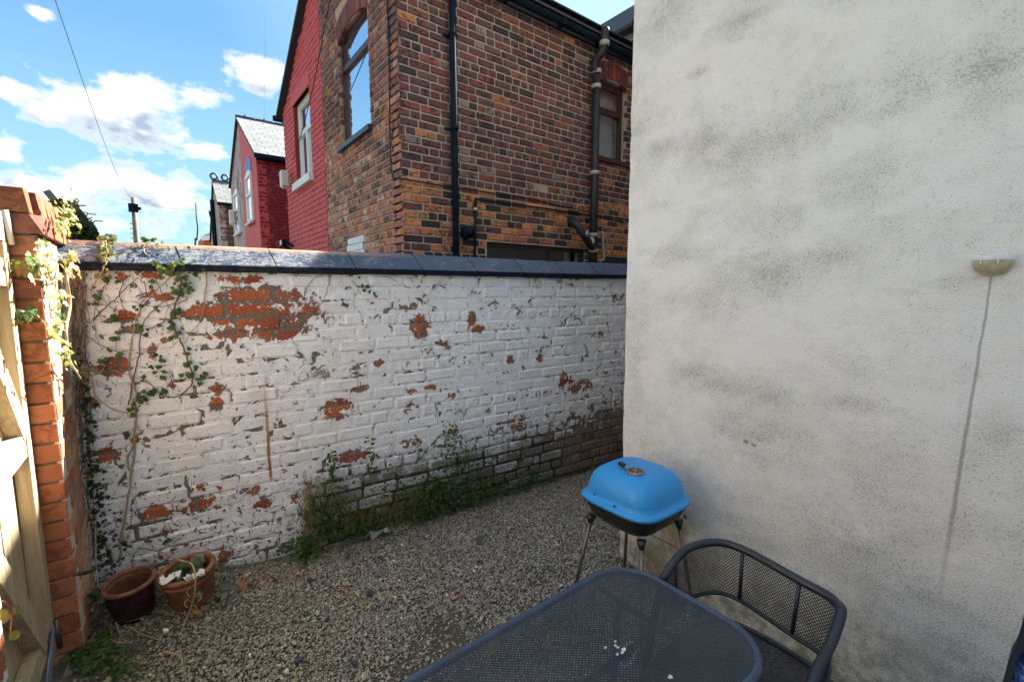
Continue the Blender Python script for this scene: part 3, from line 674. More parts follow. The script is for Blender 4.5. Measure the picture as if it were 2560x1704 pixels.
# ------------------------------------------------------------------ gate pillar on the left
YP = 2.554
pl = thing('gate_pillar', 'orange brick gate pillar with sunlit side and loose brick capping', 'pillar', (XL-.1, YP+.2, 0))
ZP = 1.895; YE = 2.99
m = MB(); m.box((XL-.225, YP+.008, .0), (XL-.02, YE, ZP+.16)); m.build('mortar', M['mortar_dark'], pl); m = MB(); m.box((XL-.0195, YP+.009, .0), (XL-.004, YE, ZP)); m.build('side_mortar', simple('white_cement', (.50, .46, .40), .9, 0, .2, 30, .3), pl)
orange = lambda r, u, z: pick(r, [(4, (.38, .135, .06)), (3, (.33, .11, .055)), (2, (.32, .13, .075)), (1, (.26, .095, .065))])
bw = Brickwork()
D = (.222, .104, .073, .06, .0012, .003)
lay = [(u, z, L, h, st) for (u, z, L, h, st) in layout(0, .235, .0, ZP, .0825, .235, .117, .009, header_every=99, seed=2, irregular=.002)]
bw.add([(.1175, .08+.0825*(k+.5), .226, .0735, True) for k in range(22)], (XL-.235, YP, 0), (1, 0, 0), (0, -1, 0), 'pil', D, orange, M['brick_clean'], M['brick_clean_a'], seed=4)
side = []
for k in range(22):
    x = .0 if k % 2 else .10; side += [(x+.05-.001, .08+.0825*(k+.5), .096, .0735, False)] if not k % 2 else []
    xs = (.004, .226, .43) if k % 2 else (.104, .326, .43)
    for p, q in zip(xs[:-1], xs[1:]): side.append(((p+q)/2, .08+.0825*(k+.5), q-p-.008, .0735, q-p > .15))
side = [(u if u > 0.06 or True else u, z, L, h, st) for (u, z, L, h, st) in side]
pale = lambda r, u, z: pick(r, [(4, (.50, .30, .19)), (3, (.44, .24, .15)), (2, (.36, .15, .09)), (2, (.58, .44, .33))])  # side bricks paler than the front's: sun glare put into the colour
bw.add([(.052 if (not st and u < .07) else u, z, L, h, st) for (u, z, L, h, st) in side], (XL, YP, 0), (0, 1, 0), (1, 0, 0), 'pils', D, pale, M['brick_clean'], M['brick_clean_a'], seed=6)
bw.finish(pl)
# corbelled course and bricks on edge
m = MB(); rs = random.Random(8)
y = YP-.012
mes = {}
for i, L in enumerate((.225, .21, .12, .225)):
    m = MB(); x1 = XL+.022+rs.uniform(-.004, .004)
    if i == 0:   # broken corner
        vs = [(XL-.235, y, ZP+.005), (x1, y, ZP+.005), (x1, y+L, ZP+.005), (XL-.235, y+L, ZP+.005), (XL-.235, y, ZP+.078), (x1-.035, y, ZP+.078), (x1, y+.05, ZP+.078), (x1, y+L, ZP+.078), (XL-.235, y+L, ZP+.078)]
        m.add(vs, [(3, 2, 1, 0), (4, 5, 6, 7, 8), (0, 1, 5, 4), (1, 6, 5), (1, 2, 7, 6), (2, 3, 8, 7), (3, 0, 4, 8)])
    else: m.box((XL-.235, y, ZP+.006), (x1, y+L, ZP+.078))
    o = m.build('corbel_brick', M['brick_clean'], pl); o.color = orange(rs, 0, 0)+(1,); y += L+.008
y = YP-.012; i = 0
while y < 3.0:
    L = .066; m = MB(); x1 = XL+.012+rs.uniform(-.006, .004)-(.02 if i == 0 else 0); zt = ZP+.172+rs.uniform(-.004, .004)
    m.add([(XL-.235, y, ZP+.084), (x1, y, ZP+.084), (x1, y+L, ZP+.084), (XL-.235, y+L, ZP+.084), (XL-.235, y, zt), (x1-.012, y+.004, zt), (x1-.008, y+L, zt+.003), (XL-.235, y+L, zt)], [(3, 2, 1, 0), (4, 5, 6, 7), (0, 1, 5, 4), (1, 2, 6, 5), (2, 3, 7, 6), (3, 0, 4, 7)])
    o = m.build('capping_brick', M['brick_clean'], pl); o.color = orange(rs, 0, 0)+(1,); y += L+.008+(rs.random() < .2)*.004; i += 1
m = MB(); m.tube(smooth_path([onx(185, 1436, XL+.004), onx(190, 1434, XL+.03), onx(215, 1430, XL+.05), onx(238, 1420, XL+.06)]), .008, 6); m.build('iron_hook', M['iron'], pl)
# the white return between the pillar and the yard wall
rt = thing('painted_return_pier', 'flaking white painted brick strip tangled with vine between pillar and yard wall', 'wall', (XL, 3.1, 0))
yend = (WA+WU*((XL-.03-WA.x)/WU.x)).y
m = MB(); m.box((XL-.2, YE+.002, 0), (XL-.006, yend+.1, CZ+.1)); m.build('mortar', M['paint_mortar'], rt)
bw = Brickwork(); bw.add([(.002+(yend+.02-YE)/2, .02+.083*(k+.5), yend+.02-YE-.006, .074, True) for k in range(21)], (XL+.002, YE, 0), (0, 1, 0), (1, 0, 0), 'ret', (.2, .1, .0735, .05, .003, .006), lambda r, u, z: (1., 1., 1.), M['paint_brick'], M['paint_brick'], proud=(-.004, .006)); bw.finish(rt)

# side boundary wall running back past the camera (white painted, mostly out of frame)
pier = ony(17, 1625, 1.5)
sw = thing('side_wall', 'white painted brick gate jamb at the bottom left edge of the yard', 'wall', (pier.x-.1, 0, 0))
m = MB(); m.box((pier.x-.25, -4.5, -.02), (pier.x-.006, 1.494, 1.95)); m.build('mortar', M['paint_mortar'], sw)
bw = Brickwork()
bw.add(layout(0, 1.7, .03, 1.94, .083, .232, .117, .007, header_every=4, seed=15), (pier.x, 1.5, 0), (0, -1, 0), (1, 0, 0), 'yard', (.225, .110, .0735, .05, .0035, .007), lambda r, u, z: (1., 1., 1.), M['paint_brick'], M['paint_brick'], seed=19)
bw.add([(.115, .03+.083*(k+.5), .222, .0745, True) for k in range(23)], (pier.x-.228, 1.5, 0), (1, 0, 0), (0, 1, 0), 'yard', (.225, .110, .0735, .05, .0035, .007), lambda r, u, z: (1., 1., 1.), M['paint_brick'], M['paint_brick'], seed=19)
bw.finish(sw, 80)

# ------------------------------------------------------------------ timber gate
XG = -.43
def gy(px, py, X=XG): return onx(px, py, X).y
gt = thing('timber_gate', 'pale treated timber gate with diagonal braces, half in sun, beside the orange pillar', 'gate', (XG-.03, 2.2, .15))
y = gy(100, 1280)-.012; GB = .20
m = MB(); m.box((XG-.04, gy(86, 1280), GB), (XG+.004, y, 1.86)); m.build('hanging_strip', M['timber'], gt)
y = gy(86, 1280)-.003; first = True; rs = random.Random(3)
while y > 1.52:
    w = .098 if not first else .112; m = MB(); zt = 1.90+.07*math.cos((y-2.0)*1.6)
    m.box((XG-.064, y-w, GB+rs.uniform(-.01, .01)), (XG-.044+rs.uniform(-.002, .002), y, zt)); m.build('board', M['timber'], gt); y -= w+.006; first = False
m = MB(); yy = y
m.box((XG-.070, y, GB), (XG-.066, gy(86, 1280), 1.86)); m.build('backing', M['timber_in'], gt)
def rail(z0, z1, nm='rail'):
    m = MB(); m.box((XG-.042, 1.52, z0), (XG, gy(86, 1280)-.002, z1)); m.build(nm, M['timber'], gt)
rail(onx(66, 1144, XG).z-.0, onx(66, 1085, XG).z+.01); rail(1.70, 1.80); rail(.27, .36)
def brace(p, q, w=.085):
    p, q = Vector(p), Vector(q); m = MB(); d = (q-p).normalized(); nrm = Vector((0, -d.z, d.y)); 
    if nrm.z < 0: nrm = -nrm
    A = [p, q, q-nrm*w, p-nrm*w]; m.add([(XG-.042, a.y, a.z) for a in A]+[(XG+.003, a.y, a.z) for a in A], [(4, 5, 6, 7), (3, 2, 1, 0), (0, 1, 5, 4), (1, 2, 6, 5), (2, 3, 7, 6), (3, 0, 4, 7)]); m.build('brace', M['timber'], gt)
a1 = onx(66, 1060, XG); a0 = onx(0, 880, XG); dz = (a1-a0); brace(a0-dz*.75, a1)
b1 = onx(118, 1578, XG); b0 = onx(0, 1378, XG); db = (b1-b0); brace(b0-db*.72, b1)
for (p, q) in (((13, 525), (30, 612)), ((139, 1548), (151, 1618))):
    m = MB(); A = ony(*p, 2.53); B = ony(*q, 2.53); m.tube([(A.x, 2.53, A.z), (B.x, 2.53, B.z)], .009, 10); ym = 2.50
    m.box((XG+.001, min(ym, 2.54)-.10, min(A.z, B.z)+.01), (XG+.006, min(ym, 2.54)-.008, max(A.z, B.z)-.01)); m.build('hinge', M['off_white'] if p[1] < 700 else M['steel'], gt)
m = MB(); k0 = onx(133, 1572, -.42)
m.add([(-.421, 2.20, .17), (-.421, 2.26, .12), (-.421, 2.53, .30), (-.421, 2.50, .33), (-.426, 2.20, .17), (-.426, 2.26, .12), (-.426, 2.53, .30), (-.426, 2.50, .33)], [(0, 1, 2, 3), (7, 6, 5, 4), (0, 4, 5, 1), (1, 5, 6, 2), (2, 6, 7, 3), (3, 7, 4, 0)]); m.build('weather_strip', simple('blue_grey_paint', (.20, .25, .34), .6, 0, .3, 20), gt)

# corner footing
m = MB(); rs = random.Random(2); pts = []
for i in range(8):
    for j in range(8):
        pts.append((XL-.28+i*.058, 1.7+j*.19, (.125 if i < 7 else .05)+rs.uniform(-.006, .006)))
m.add(pts, [(i*8+j, (i+1)*8+j, (i+1)*8+j+1, i*8+j+1) for i in range(7) for j in range(7)]); o = m.build('concrete_footing', M['concrete']); tag(o, kind='structure')

# ================================================================== RENDERED HOUSE WALL
rh = thing('rendered_house', 'tall house wall in stained cream pebble-dash render filling the right side', 'building', (XR, 0, 0))
V = []; F = []; ny, nz = 60, 110
for j in range(nz+1):
    for i in range(ny+1):
        yy = YC-(i/ny)**1.5*6.5; zz = -.02+j/nz*6.6
        e = .010*noise.noise((yy*2.2, zz*2.2, 3))+.004*noise.noise((yy*9, zz*9, 1))+.006*(i == 0)*noise.noise((0, zz*7, 5))
        V.append((XR-e, yy+(.006*noise.noise((7, zz*8, 1)) if i == 0 else 0), zz))
F = [(j*(ny+1)+i, j*(ny+1)+i+1, (j+1)*(ny+1)+i+1, (j+1)*(ny+1)+i) for j in range(nz) for i in range(ny)]
k = len(V)
for j in range(nz+1): p = V[j*(ny+1)]; V.append((p[0]+.015, p[1]+.012, p[2])); V.append((6.0, YC+.012, p[2]))
F += [(k+2*j, j*(ny+1), (j+1)*(ny+1), k+2*j+2) for j in range(nz)]+[(k+2*j+1, k+2*j, k+2*j+2, k+2*j+3) for j in range(nz)]
o = link('wall', npmesh('render', np.array(V), np.array(F), M['stucco'], smooth=False), rh)
m = MB(); m.box((XR-.25, -5.2, 6.58), (6.2, YC+.2, 6.75)); m.build('roof', M['slate_dark'], rh)
m = MB(); m.box((XR+.005, -5, .0), (5.9, -4.99, 6.58)); m.build('end_wall', M['stucco'], rh)

# wall lamp
wl = thing('wall_lamp', 'half-bowl frosted glass wall lamp with dirty stains on the cream render', 'lamp', (XR, onx(2485, 640, XR).y, onx(2485, 640, XR).z))
c = onx(2485, 640, XR); y0 = onx(2432, 645, XR).y; y1 = onx(2539, 628, XR).y; hw = abs(y0-y1)/2; cy = (y0+y1)/2; ztop = onx(2485, 640, XR).z; zb = onx(2485, 690, XR).z; hh = ztop-zb
def bowl(z_hi, z_lo, mat, nm, dep=.062, off=0):
    m = MB(); n1, n2 = 20, 10; vs = []
    for i in range(n1+1):
        a = math.pi*i/n1
        for j in range(n2+1):
            f = z_lo+(z_hi-z_lo)*j/n2; dn = (1-f)  # 0 at rim
            rr = math.sqrt(max(0, 1-dn**2.2))
            vs.append((XR-.004-dep*rr*math.sin(a)**.8, cy-hw*rr*math.cos(a), ztop-hh*dn))
    fs = [(i*(n2+1)+j, (i+1)*(n2+1)+j, (i+1)*(n2+1)+j+1, i*(n2+1)+j+1) for i in range(n1) for j in range(n2)]
    m.add(vs, fs, True); o = m.build(nm, mat, wl); sm = o.modifiers.new('s', 'SOLIDIFY'); sm.thickness = .003; return o
bowl(.78, 0, M['lamp_glass'], 'glass_bowl'); bowl(1.0, .785, M['lamp_top'], 'rim_band', .064)
m = MB(); m.box((XR-.012, cy-hw*.8, zb+hh*.3), (XR-.002, cy+hw*.8, ztop-.004)); m.build('backplate', M['off_white'], wl)
for k in (-.38, .42): m = MB(); yk = cy+hw*k; m.box((XR-.068, yk-.0015, ztop-hh*.42), (XR-.055, yk+.0015, ztop-hh*.20)); m.build('glass_clip', M['white_pvc'], wl)

# ================================================================== BROWN BRICK HOUSE (rear extension)
XB, YB = 2.04, 4.44
brown_up = [(5, (.125, .056, .060)), (4.5, (.185, .060, .062)), (4, (.15, .070, .068)), (1.5, (.060, .040, .044)), (.9, (.24, .16, .15)), (.9, (.25, .080, .058)), (.3, (.44, .17, .08))]
brown_band = [(6, (.56, .22, .085)), (2, (.42, .15, .07)), (1.5, (.05, .032, .03)), (1, (.2, .06, .045))]
brown_low = [(3.5, (.05, .032, .033)), (2.6, (.52, .20, .08)), (2.2, (.11, .05, .046)), (2, (.44, .14, .075))]
ZB1 = onx(1001, 446, XB).z
def cf_front(r, u, z):
    nz = noise.noise((u*1.6, z*2.6, 7.3)); zz = z+nz*.22+r.uniform(-.05, .05)
    if zz > ZB1+.02: return pick(r, brown_up+[(max(0, .8+3*nz) if zz < ZB1+.8 or noise.noise((u*.9, z*1.1, 2)) > .25 else .1, (.48, .18, .08))])
    if zz > ZB1-.24: return pick(r, brown_band+[(2, (.12, .05, .045))])
    return pick(r, brown_low) if u < 3.0 else pick(r, [(3, (.50, .18, .07)), (2, (.10, .045, .04)), (2, (.3, .12, .08))])
def cf_gable(r, u, z):
    if u < .16 and r.random() < .35 and z < 3.4: return pick(r, [(1, (.56, .22, .085))])
    if z+noise.noise((u*1.5, z*1.5, 1))*.4 > 3.5: return pick(r, [(4, (.33, .16, .14)), (4, (.28, .125, .11)), (2, (.18, .11, .10)), (1.0, (.42, .28, .23)), (.4, (.5, .22, .09))])
    return pick(r, [(4, (.48, .23, .165)), (4, (.42, .185, .14)), (1.8, (.20, .13, .115)), (1.6, (.54, .34, .26)), (1.0 if z > 2.5 else 3.5, (.54, .23, .10)), (.3, (.55, .46, .36))])
bh = thing('brown_brick_house', 'dark brown and orange brick house rear with black pipes and gutter, nearest over the wall', 'house', (XB, YB, 0))
YR = onx(808, 320, XB).y                                      # where brown meets red
gu = {}
w_up = [ony(1500, 210, YB).x, ony(1567, 235, YB).x, ony(1540, 402, YB).z, ony(1540, 208, YB).z]
w_lo = [ony(1216, 600, YB).x, ony(1467, 625, YB).x, 1.3, (ony(1216, 600, YB).z+ony(1467, 625, YB).z)/2]
w_ga = [onx(919, 100, XB).y, onx(849, 250, XB).y, onx(880, 349, XB).z, onx(884, 40, XB).z]
hc = ony(1352, 472, YB)
m = MB(); R_ = .010
def wall_with_holes(m, org, ud, nd, u0, u1, z0, z1, holes, thick=.22, top=None):
    """solid wall slab with openings; top is an optional function giving the height at u"""
    us = sorted({u0, u1, *[h[0] for h in holes], *[h[1] for h in holes]}); org, ud, nd = Vector(org), Vector(ud), Vector(nd)
    def P(u, z, t): return org+ud*u+Vector((0, 0, z))-nd*t
    if top: us = sorted(set(us) | {u0+(u1-u0)*i/12 for i in range(13)})
    for a, b in zip(us[:-1], us[1:]):
        segs = []; z = z0
        for h in sorted([h for h in holes if h[0] <= a+1e-6 and h[1] >= b-1e-6], key=lambda h: h[2]):
            segs.append((z, h[2])); z = h[3]
        segs.append((z, None))
        for (p, q) in segs:
            qa = (top(a) if top else z1) if q is None else q; qb = (top(b) if top else z1) if q is None else q
            v = [P(a, p, 0), P(b, p, 0), P(b, qb, 0), P(a, qa, 0), P(a, p, thick), P(b, p, thick), P(b, qb, thick), P(a, qa, thick)]
            m.add(v, [(0, 1, 2, 3), (5, 4, 7, 6), (0, 4, 5, 1), (3, 2, 6, 7), (1, 5, 6, 2), (0, 3, 7, 4)])
    return m
EZ = ony(1209, 0, YB).z+.02
holes_f = [(w_up[0]-XB, w_up[1]-XB, w_up[2], w_up[3]), (w_lo[0]-XB, w_lo[1]-XB, w_lo[2], w_lo[3])]
rz = lambda y: 5.05+(y-YB)*.52
wall_with_holes(m, (XB+R_, YB+R_, 0), (1, 0, 0), (0, -1, 0), 0, 3.73, 0, EZ+.22, holes_f).build('front_mortar', M['mortar_front'], bh)
m = MB(); hg = [(w_ga[0]-YB, w_ga[1]-YB, w_ga[2], w_ga[3])]
wall_with_holes(m, (XB+R_, YB+R_+.001, 0), (0, 1, 0), (-1, 0, 0), 0, YR-YB-R_-.002, 0, 5, hg, top=lambda u: rz(YB+u)-.02).build('gable_mortar', M['mortar_gable'], bh)
bw = Brickwork(); DB = (.222, .104, .072, .05, .0050, .0085)
def arch_cut(lst, w, rise): 
    cu = (w[0]+w[1])/2; hw_ = (w[1]-w[0])/2+.05
    return [b for b in lst if not (abs(b[0]-cu) < hw_ and w[3]-.02 < b[1] < w[3]+rise)]
lf = layout(.0, 3.72, 1.72, EZ+.03, .0824, .235, .117, .016, holes_f, 5, 21, .003)
lf = arch_cut(lf, (holes_f[0][0], holes_f[0][1], 0, holes_f[0][3]), .26)
hu, hz = hc.x-XB, hc.z
lf = [b for b in lf if not (abs(b[0]-hu) < .09 and abs(b[1]-hz) < .04)]
bw.add(lf, (XB, YB, 0), (1, 0, 0), (0, -1, 0), 'old', DB, cf_front, M['brick'], M['brick_a'], seed=31)
lg = layout(0, YR-YB, 1.72, 6.2, .0824, .235, .117, .015, hg, 2, 22, .003)
lg = [b for b in lg if b[1] < rz(YB+b[0])-.06]; lg = arch_cut(lg, (hg[0][0], hg[0][1], 0, hg[0][3]), .34)
bw.add(lg, (XB, YB, 0), (0, 1, 0), (-1, 0, 0), 'old', DB, cf_gable, M['brick'], M['brick_a'], seed=32)
bw.finish(bh)
# white painted patch low on the gable
m = MB(); pp = [onx(910, 600, XB-.003)]
for i in range(7):
    for j in range(5):
        if (i in (5, 6) and j >= 3) or (i == 6 and j == 2): continue
        y0 = pp[0].y+.117*i+(.05 if j % 2 else 0); z0 = pp[0].z-.02-.0824*(4-j)
        m.box((XB-.006, y0+.004, z0+.004), (XB+.01, y0+.113, z0+.078))
m.build('white_paint_patch', M['white_pvc'], bh)

def arch_bricks(parent, org, ud, nd, u0, u1, z, rise, h, colr, mat):
    """ring of upright bricks over an opening with a shallow arched soffit"""
    org, ud, nd = Vector(org), Vector(ud), Vector(nd); n = max(6, int((u1-u0)/.078)); m = MB(); cu = (u0+u1)/2; hw_ = (u1-u0)/2
    rs = random.Random(3)
    for i in range(n):
        a, b = u0+(u1-u0)*i/n+.004, u0+(u1-u0)*(i+1)/n-.004; zz = [z+rise*(1-((x-cu)/hw_)**2)-rise for x in (a, b)]
        sp = .12; P = lambda u, z_, t: org+ud*(u)+Vector((0, 0, z_))-nd*t
        ta, tb = a+(a-cu)*sp, b+(b-cu)*sp; m.col = pick(rs, colr)
        v = [P(a, zz[0], -.004), P(b, zz[1], -.004), P(tb, zz[1]+h, -.004), P(ta, zz[0]+h, -.004), P(a, zz[0], .1), P(b, zz[1], .1), P(tb, zz[1]+h, .1), P(ta, zz[0]+h, .1)]
        m.add(v, [(0, 1, 2, 3), (0, 4, 5, 1), (1, 5, 6, 2), (2, 6, 7, 3), (3, 7, 4, 0)])
    return m.build('arch', mat, parent, col=True)
arch_bricks(bh, (XB, YB, 0), (0, 1, 0), (-1, 0, 0), hg[0][0], hg[0][1], hg[0][3]+.02, .10, .23, [(1, (.26, .085, .08)), (1, (.20, .07, .07))], M['brick_a'])
arch_bricks(bh, (XB, YB, 0), (1, 0, 0), (0, -1, 0), holes_f[0][0], holes_f[0][1], holes_f[0][3]+.02, .06, .23, [(1, (.20, .05, .045)), (1, (.15, .04, .04))], M['brick_a'])

def window(parent, org, ud, nd, u0, u1, z0, z1, recess, fm, gm, transom=None, mull=None, fw=.05, sill=None, sill_m=None, back=None, sash=True):
    org, ud, nd = Vector(org), Vector(ud), Vector(nd); m = MB()
    M4 = Matrix(((ud.x, -nd.x, 0, org.x), (ud.y, -nd.y, 0, org.y), (0, 0, 1, 0), (0, 0, 0, 1)))
    r = recess; bx = lambda a, b, c, d, y0, y1: m.box((a, y0, c), (b, y1, d), M4)
    bx(u0, u0+fw, z0, z1, r, r+.06); bx(u1-fw, u1, z0, z1, r, r+.06); bx(u0+fw, u1-fw, z1-fw, z1, r, r+.06); bx(u0+fw, u1-fw, z0, z0+fw, r, r+.06)
    cells = []
    zt = z1-fw
    if transom: bx(u0+fw, u1-fw, transom-.028, transom+.028, r-.004, r+.056); rows = [(z0+fw, transom-.028), (transom+.028, zt)]
    else: rows = [(z0+fw, zt)]
    cols = [(u0+fw, u1-fw)]
    if mull: bx(mull-.03, mull+.03, z0+fw, (transom-.028) if transom else zt, r-.003, r+.055); cols = [(u0+fw, mull-.03), (mull+.03, u1-fw)]
    fr = m.build('window', fm, parent)
    for ri, (a, b) in enumerate(rows):
        for (c, d) in (cols if ri == 0 else [(u0+fw, u1-fw)]):
            p = MB(); p.box((c, r+.03, a), (d, r+.034, b), M4); p.build('pane', gm, fr)
            if sash and ri == len(rows)-1:
                s_ = MB(); w = .028
                for q in ((c, c+w, a, b), (d-w, d, a, b), (c+w, d-w, a, a+w), (c+w, d-w, b-w, b)): s_.box((q[0], r+.008, q[2]), (q[1], r+.029, q[3]), M4)
                s_.build('sash', fm, fr)
    if sill:
        s_ = MB(); s_.box((u0-.05, -sill, z0-.06), (u1+.05, r+.02, z0-.004), M4); s_.build('sill', sill_m or fm, fr)
    if back:
        s_ = MB(); s_.box((u0, r+.16, z0), (u1, r+.165, z1), M4); s_.build('curtain_or_dim_room', back, fr)
    return fr
tz = onx(880, 137, XB).z
window(bh, (XB, YB, 0), (0, 1, 0), (-1, 0, 0), hg[0][0], hg[0][1], hg[0][2], hg[0][3]+.02, .05, M['brown_pvc'], M['glass_sky'], transom=tz, sill=.05, sill_m=M['dark_sill'])
window(bh, (XB, YB, 0), (1, 0, 0), (0, -1, 0), holes_f[0][0], holes_f[0][1], holes_f[0][2], holes_f[0][3], .08, M['brown_pvc'], M['glass_clear'], transom=ony(1540, 282, YB).z, sill=.04, back=M['blind'])
window(bh, (XB, YB, 0), (1, 0, 0), (0, -1, 0), holes_f[1][0], holes_f[1][1], holes_f[1][2], holes_f[1][3], .06, M['brown_pvc'], M['glass_clear'], mull=ony(1385, 640, YB).x-XB, back=M['room_dark'], sash=False)  # back sheet is near-black: the room's shade put into its colour
m = MB(); c1 = ony(1420, 640, YB+.2); m.box((c1.x-.10, YB+.18, 1.3), (c1.x+.02, YB+.185, c1.z+.15)); m.box((c1.x+.11, YB+.18, 1.3), (c1.x+.18, YB+.185, c1.z+.15)); m.build('net_curtain', M['blind'], bh)
# dark slab painted as the unlit opening low right, frieze board, gutter, roof
m = MB(); a = ony(1505, 646, YB-.004); m.box((a.x, YB-.03, a.z-.12), (5.6, YB-.004, a.z+.03)); m.build('unlit_opening', M['lead'], bh)
m = MB(); m.box((XB-.03, YB-.035, EZ+.03), (5.77, YB-.001, EZ+.24)); m.box((XB-.05, YB-.12, EZ+.235), (5.77, YB-.001, EZ+.255)); m.build('frieze_board', M['lead'], bh)
m = MB(); gz = ony(1323.6, 0, YB-.14).z-.05
prof = [(math.cos(t)*.055, math.sin(t)*.055) for t in [math.pi*(1+i/8) for i in range(9)]]
V_ = []; 
for X_ in (XB-.08, 5.78):
    for (a_, b_) in prof: V_.append((X_, YB-.14+a_, gz+b_))
    for (a_, b_) in reversed(prof): V_.append((X_, YB-.14+a_*.92, gz+b_*.92))
n = 18; m.add(V_, [(j, (j+1) % n, n+(j+1) % n, n+j) for j in range(n)]+[tuple(range(n)), tuple(range(2*n-1, n-1, -1))])
for px in (1405, 1500, 1270):
    X_ = ony(px, 60, YB-.14).x; m.box((X_-.02, YB-.20, gz-.065), (X_+.02, YB-.08, gz+.01))
m.build('gutter', M['pvc'], bh)
m = MB(); e = [(XB-.08, YB-.13, 5.0), (5.9, YB-.13, 5.0), (5.9, YR, rz(YR)), (XB-.08, YR, rz(YR))]
m.add(e+[(x, y, z+.03) for x, y, z in e], [(3, 2, 1, 0), (4, 5, 6, 7), (0, 1, 5, 4), (1, 2, 6, 5), (2, 3, 7, 6), (3, 0, 4, 7)]); m.build('roof', M['slate_dark'], bh)
# downpipes
def vpipe(parent, nm, px, py0, py1, r, mat, off=.06, clips=(), collars=(), cm=None):
    p = ony(px, (py0+py1)/2, YB-off); z0 = ony(px, py1, YB-off).z; z1 = ony(px, py0, YB-off).z; m = MB(); m.tube([(p.x, YB-off, z0), (p.x, YB-off, z1)], r, 14); o = m.build(nm, mat, parent)
    for c in clips:
        z = ony(px, c, YB-off).z; q = MB(); q.tube([(p.x, YB-off, z-.018), (p.x, YB-off, z+.018)], r*1.25, 14); q.box((p.x-.09, YB-.02, z-.012), (p.x+.07, YB-.004, z+.012)); q.build('clip', mat, o)
    for c in collars:
        z = ony(px, c, YB-off).z; q = MB(); q.tube([(p.x, YB-off, z-.025), (p.x, YB-off, z+.025)], r*1.22, 14); q.build('collar', cm, o)
    return p
vpipe(bh, 'downpipe', 1136, -60, 760, .036, M['pvc'], .06, clips=(90, 322, 641))
p = vpipe(bh, 'soil_pipe', 1486, 176, 760, .054, M['pvc_dirty'], .12, collars=(178, 216, 433, 588, 627), cm=M['collar'])
def Pb(px, py, off): return ony(px, py, YB-off)
m = MB(); m.tube(smooth_path([Pb(1487, 178, .12), Pb(1488, 155, .14), Pb(1500, 138, .2), Pb(1509, 120, .24), Pb(1511, 105, .25), Pb(1513, 72, .25)]), .052, 14); m.build('vent_stack', M['pvc_dirty'], bh)
m = MB(); m.tube([Pb(1511, 116, .25), Pb(1511, 104, .25)], .064, 14); m.build('collar', M['collar'], bh)
m = MB(); m.tube(smooth_path([Pb(1428, 548, .03), Pb(1434, 556, .10), Pb(1448, 570, .18), Pb(1462, 592, .20), Pb(1484, 622, .13)]), .050, 14); m.build('branch_pipe', M['pvc_dirty'], bh)
m = MB(); a, b = Pb(1459, 580, .20), Pb(1463, 590, .20); m.tube([a, b], .06, 14); a, b = Pb(1474, 600, .17), Pb(1478, 607, .16); m.tube([a, b], .062, 14); m.build('collar', M['collar'], bh)
m = MB(); m.tube(smooth_path([Pb(1506, 580, .07), Pb(1508, 610, .07), Pb(1510, 640, .07), Pb(1506, 650, .07), Pb(1494, 652, .08)], 3), .019, 8); m.build('overflow_pipe', M['collar'], bh)
m = MB(); a = Pb(1165, 582, .02); m.tube([a, a+Vector((0, -.07, 0))], [.072, .066], 20); b = Pb(1172, 579, .09); m.tube([b+Vector((-.01, .03, 0)), b+Vector((.01, -.06, 0))], .045, 16); m.build('flue_vent', M['pvc'], bh)
m = MB(); m.tube([Pb(1189, 497, .03), Pb(1230, 503, .03), Pb(1360, 521, .03), Pb(1484, 540, .03)], .011, 8); m.tube([Pb(1189, 495, .03), Pb(1187, 660, .03)], .013, 8); o = m.build('waste_pipe', M['pvc'], bh)
m = MB(); m.tube([Pb(1188.3, 520, .03), Pb(1188.2, 526, .03)], .019, 8); m.build('white_collar', M['white_pvc'], o)
def Pg(px, py, off=.012): return onx(px, py, XB-off)
m = MB(); m.tube([Pg(966, -20), Pg(970, 60), Pg(974, 200), Pg(974, 330), Pg(978, 430), Pg(984, 448), Pg(999, 446), Pb(1010, 447, .012), Pb(1100, 463, .012), Pb(1200, 478, .012), Pb(1330, 498, .012), Pb(1480, 532, .012), Pb(1565, 560, .012)], .0065, 6); m.build('cable', M['cable'], bh)

# ================================================================== RED HOUSE (the other half of the same gable)
rdh = thing('red_painted_house', 'bright red painted brick gable with a white framed window, joined to the brown house', 'house', (XB, YR, 0))
YRE = onx(728, 640, XB).y; YRE = (YRE+onx(705, 300, XB).y)/2
rzr = lambda y: onx(700, 293, XB).z+(YRE-y)*.565
m = MB(); wr = [onx(776, 330, XB).y, onx(737, 360, XB).y, onx(757, 450, XB).z, onx(749, 243, XB).z]
hr = [(wr[0]-YR, wr[1]-YR, wr[2], wr[3])]
wall_with_holes(m, (XB+R_, YR, 0), (0, 1, 0), (-1, 0, 0), 0, YRE-YR, 0, 6, hr, top=lambda u: rzr(YR+u)).build('wall', M['red_joint'], rdh)
bw = Brickwork(); lr = layout(0, YRE-YR, 1.72, 6.6, .0824, .235, .117, .009, hr, 5, 41, .004); lr = [b for b in lr if b[1] < rzr(YR+b[0])-.05]
lr = [b for b in lr if not (hr[0][0]-.06 < b[0] < hr[0][1]+.08 and hr[0][3] < b[1] < hr[0][3]+.2)]
bw.add(lr, (XB, YR, 0), (0, 1, 0), (-1, 0, 0), 'redb', DB, lambda r, u, z: (1., 1., 1.), M['red_paint'], M['red_paint'], seed=42); bw.finish(rdh)
m = MB(); m.box((XB-.008, wr[0]-.08, wr[3]), (XB+.05, wr[1]+.08, wr[3]+.19)); m.build('lintel', M['red_paint'], rdh)
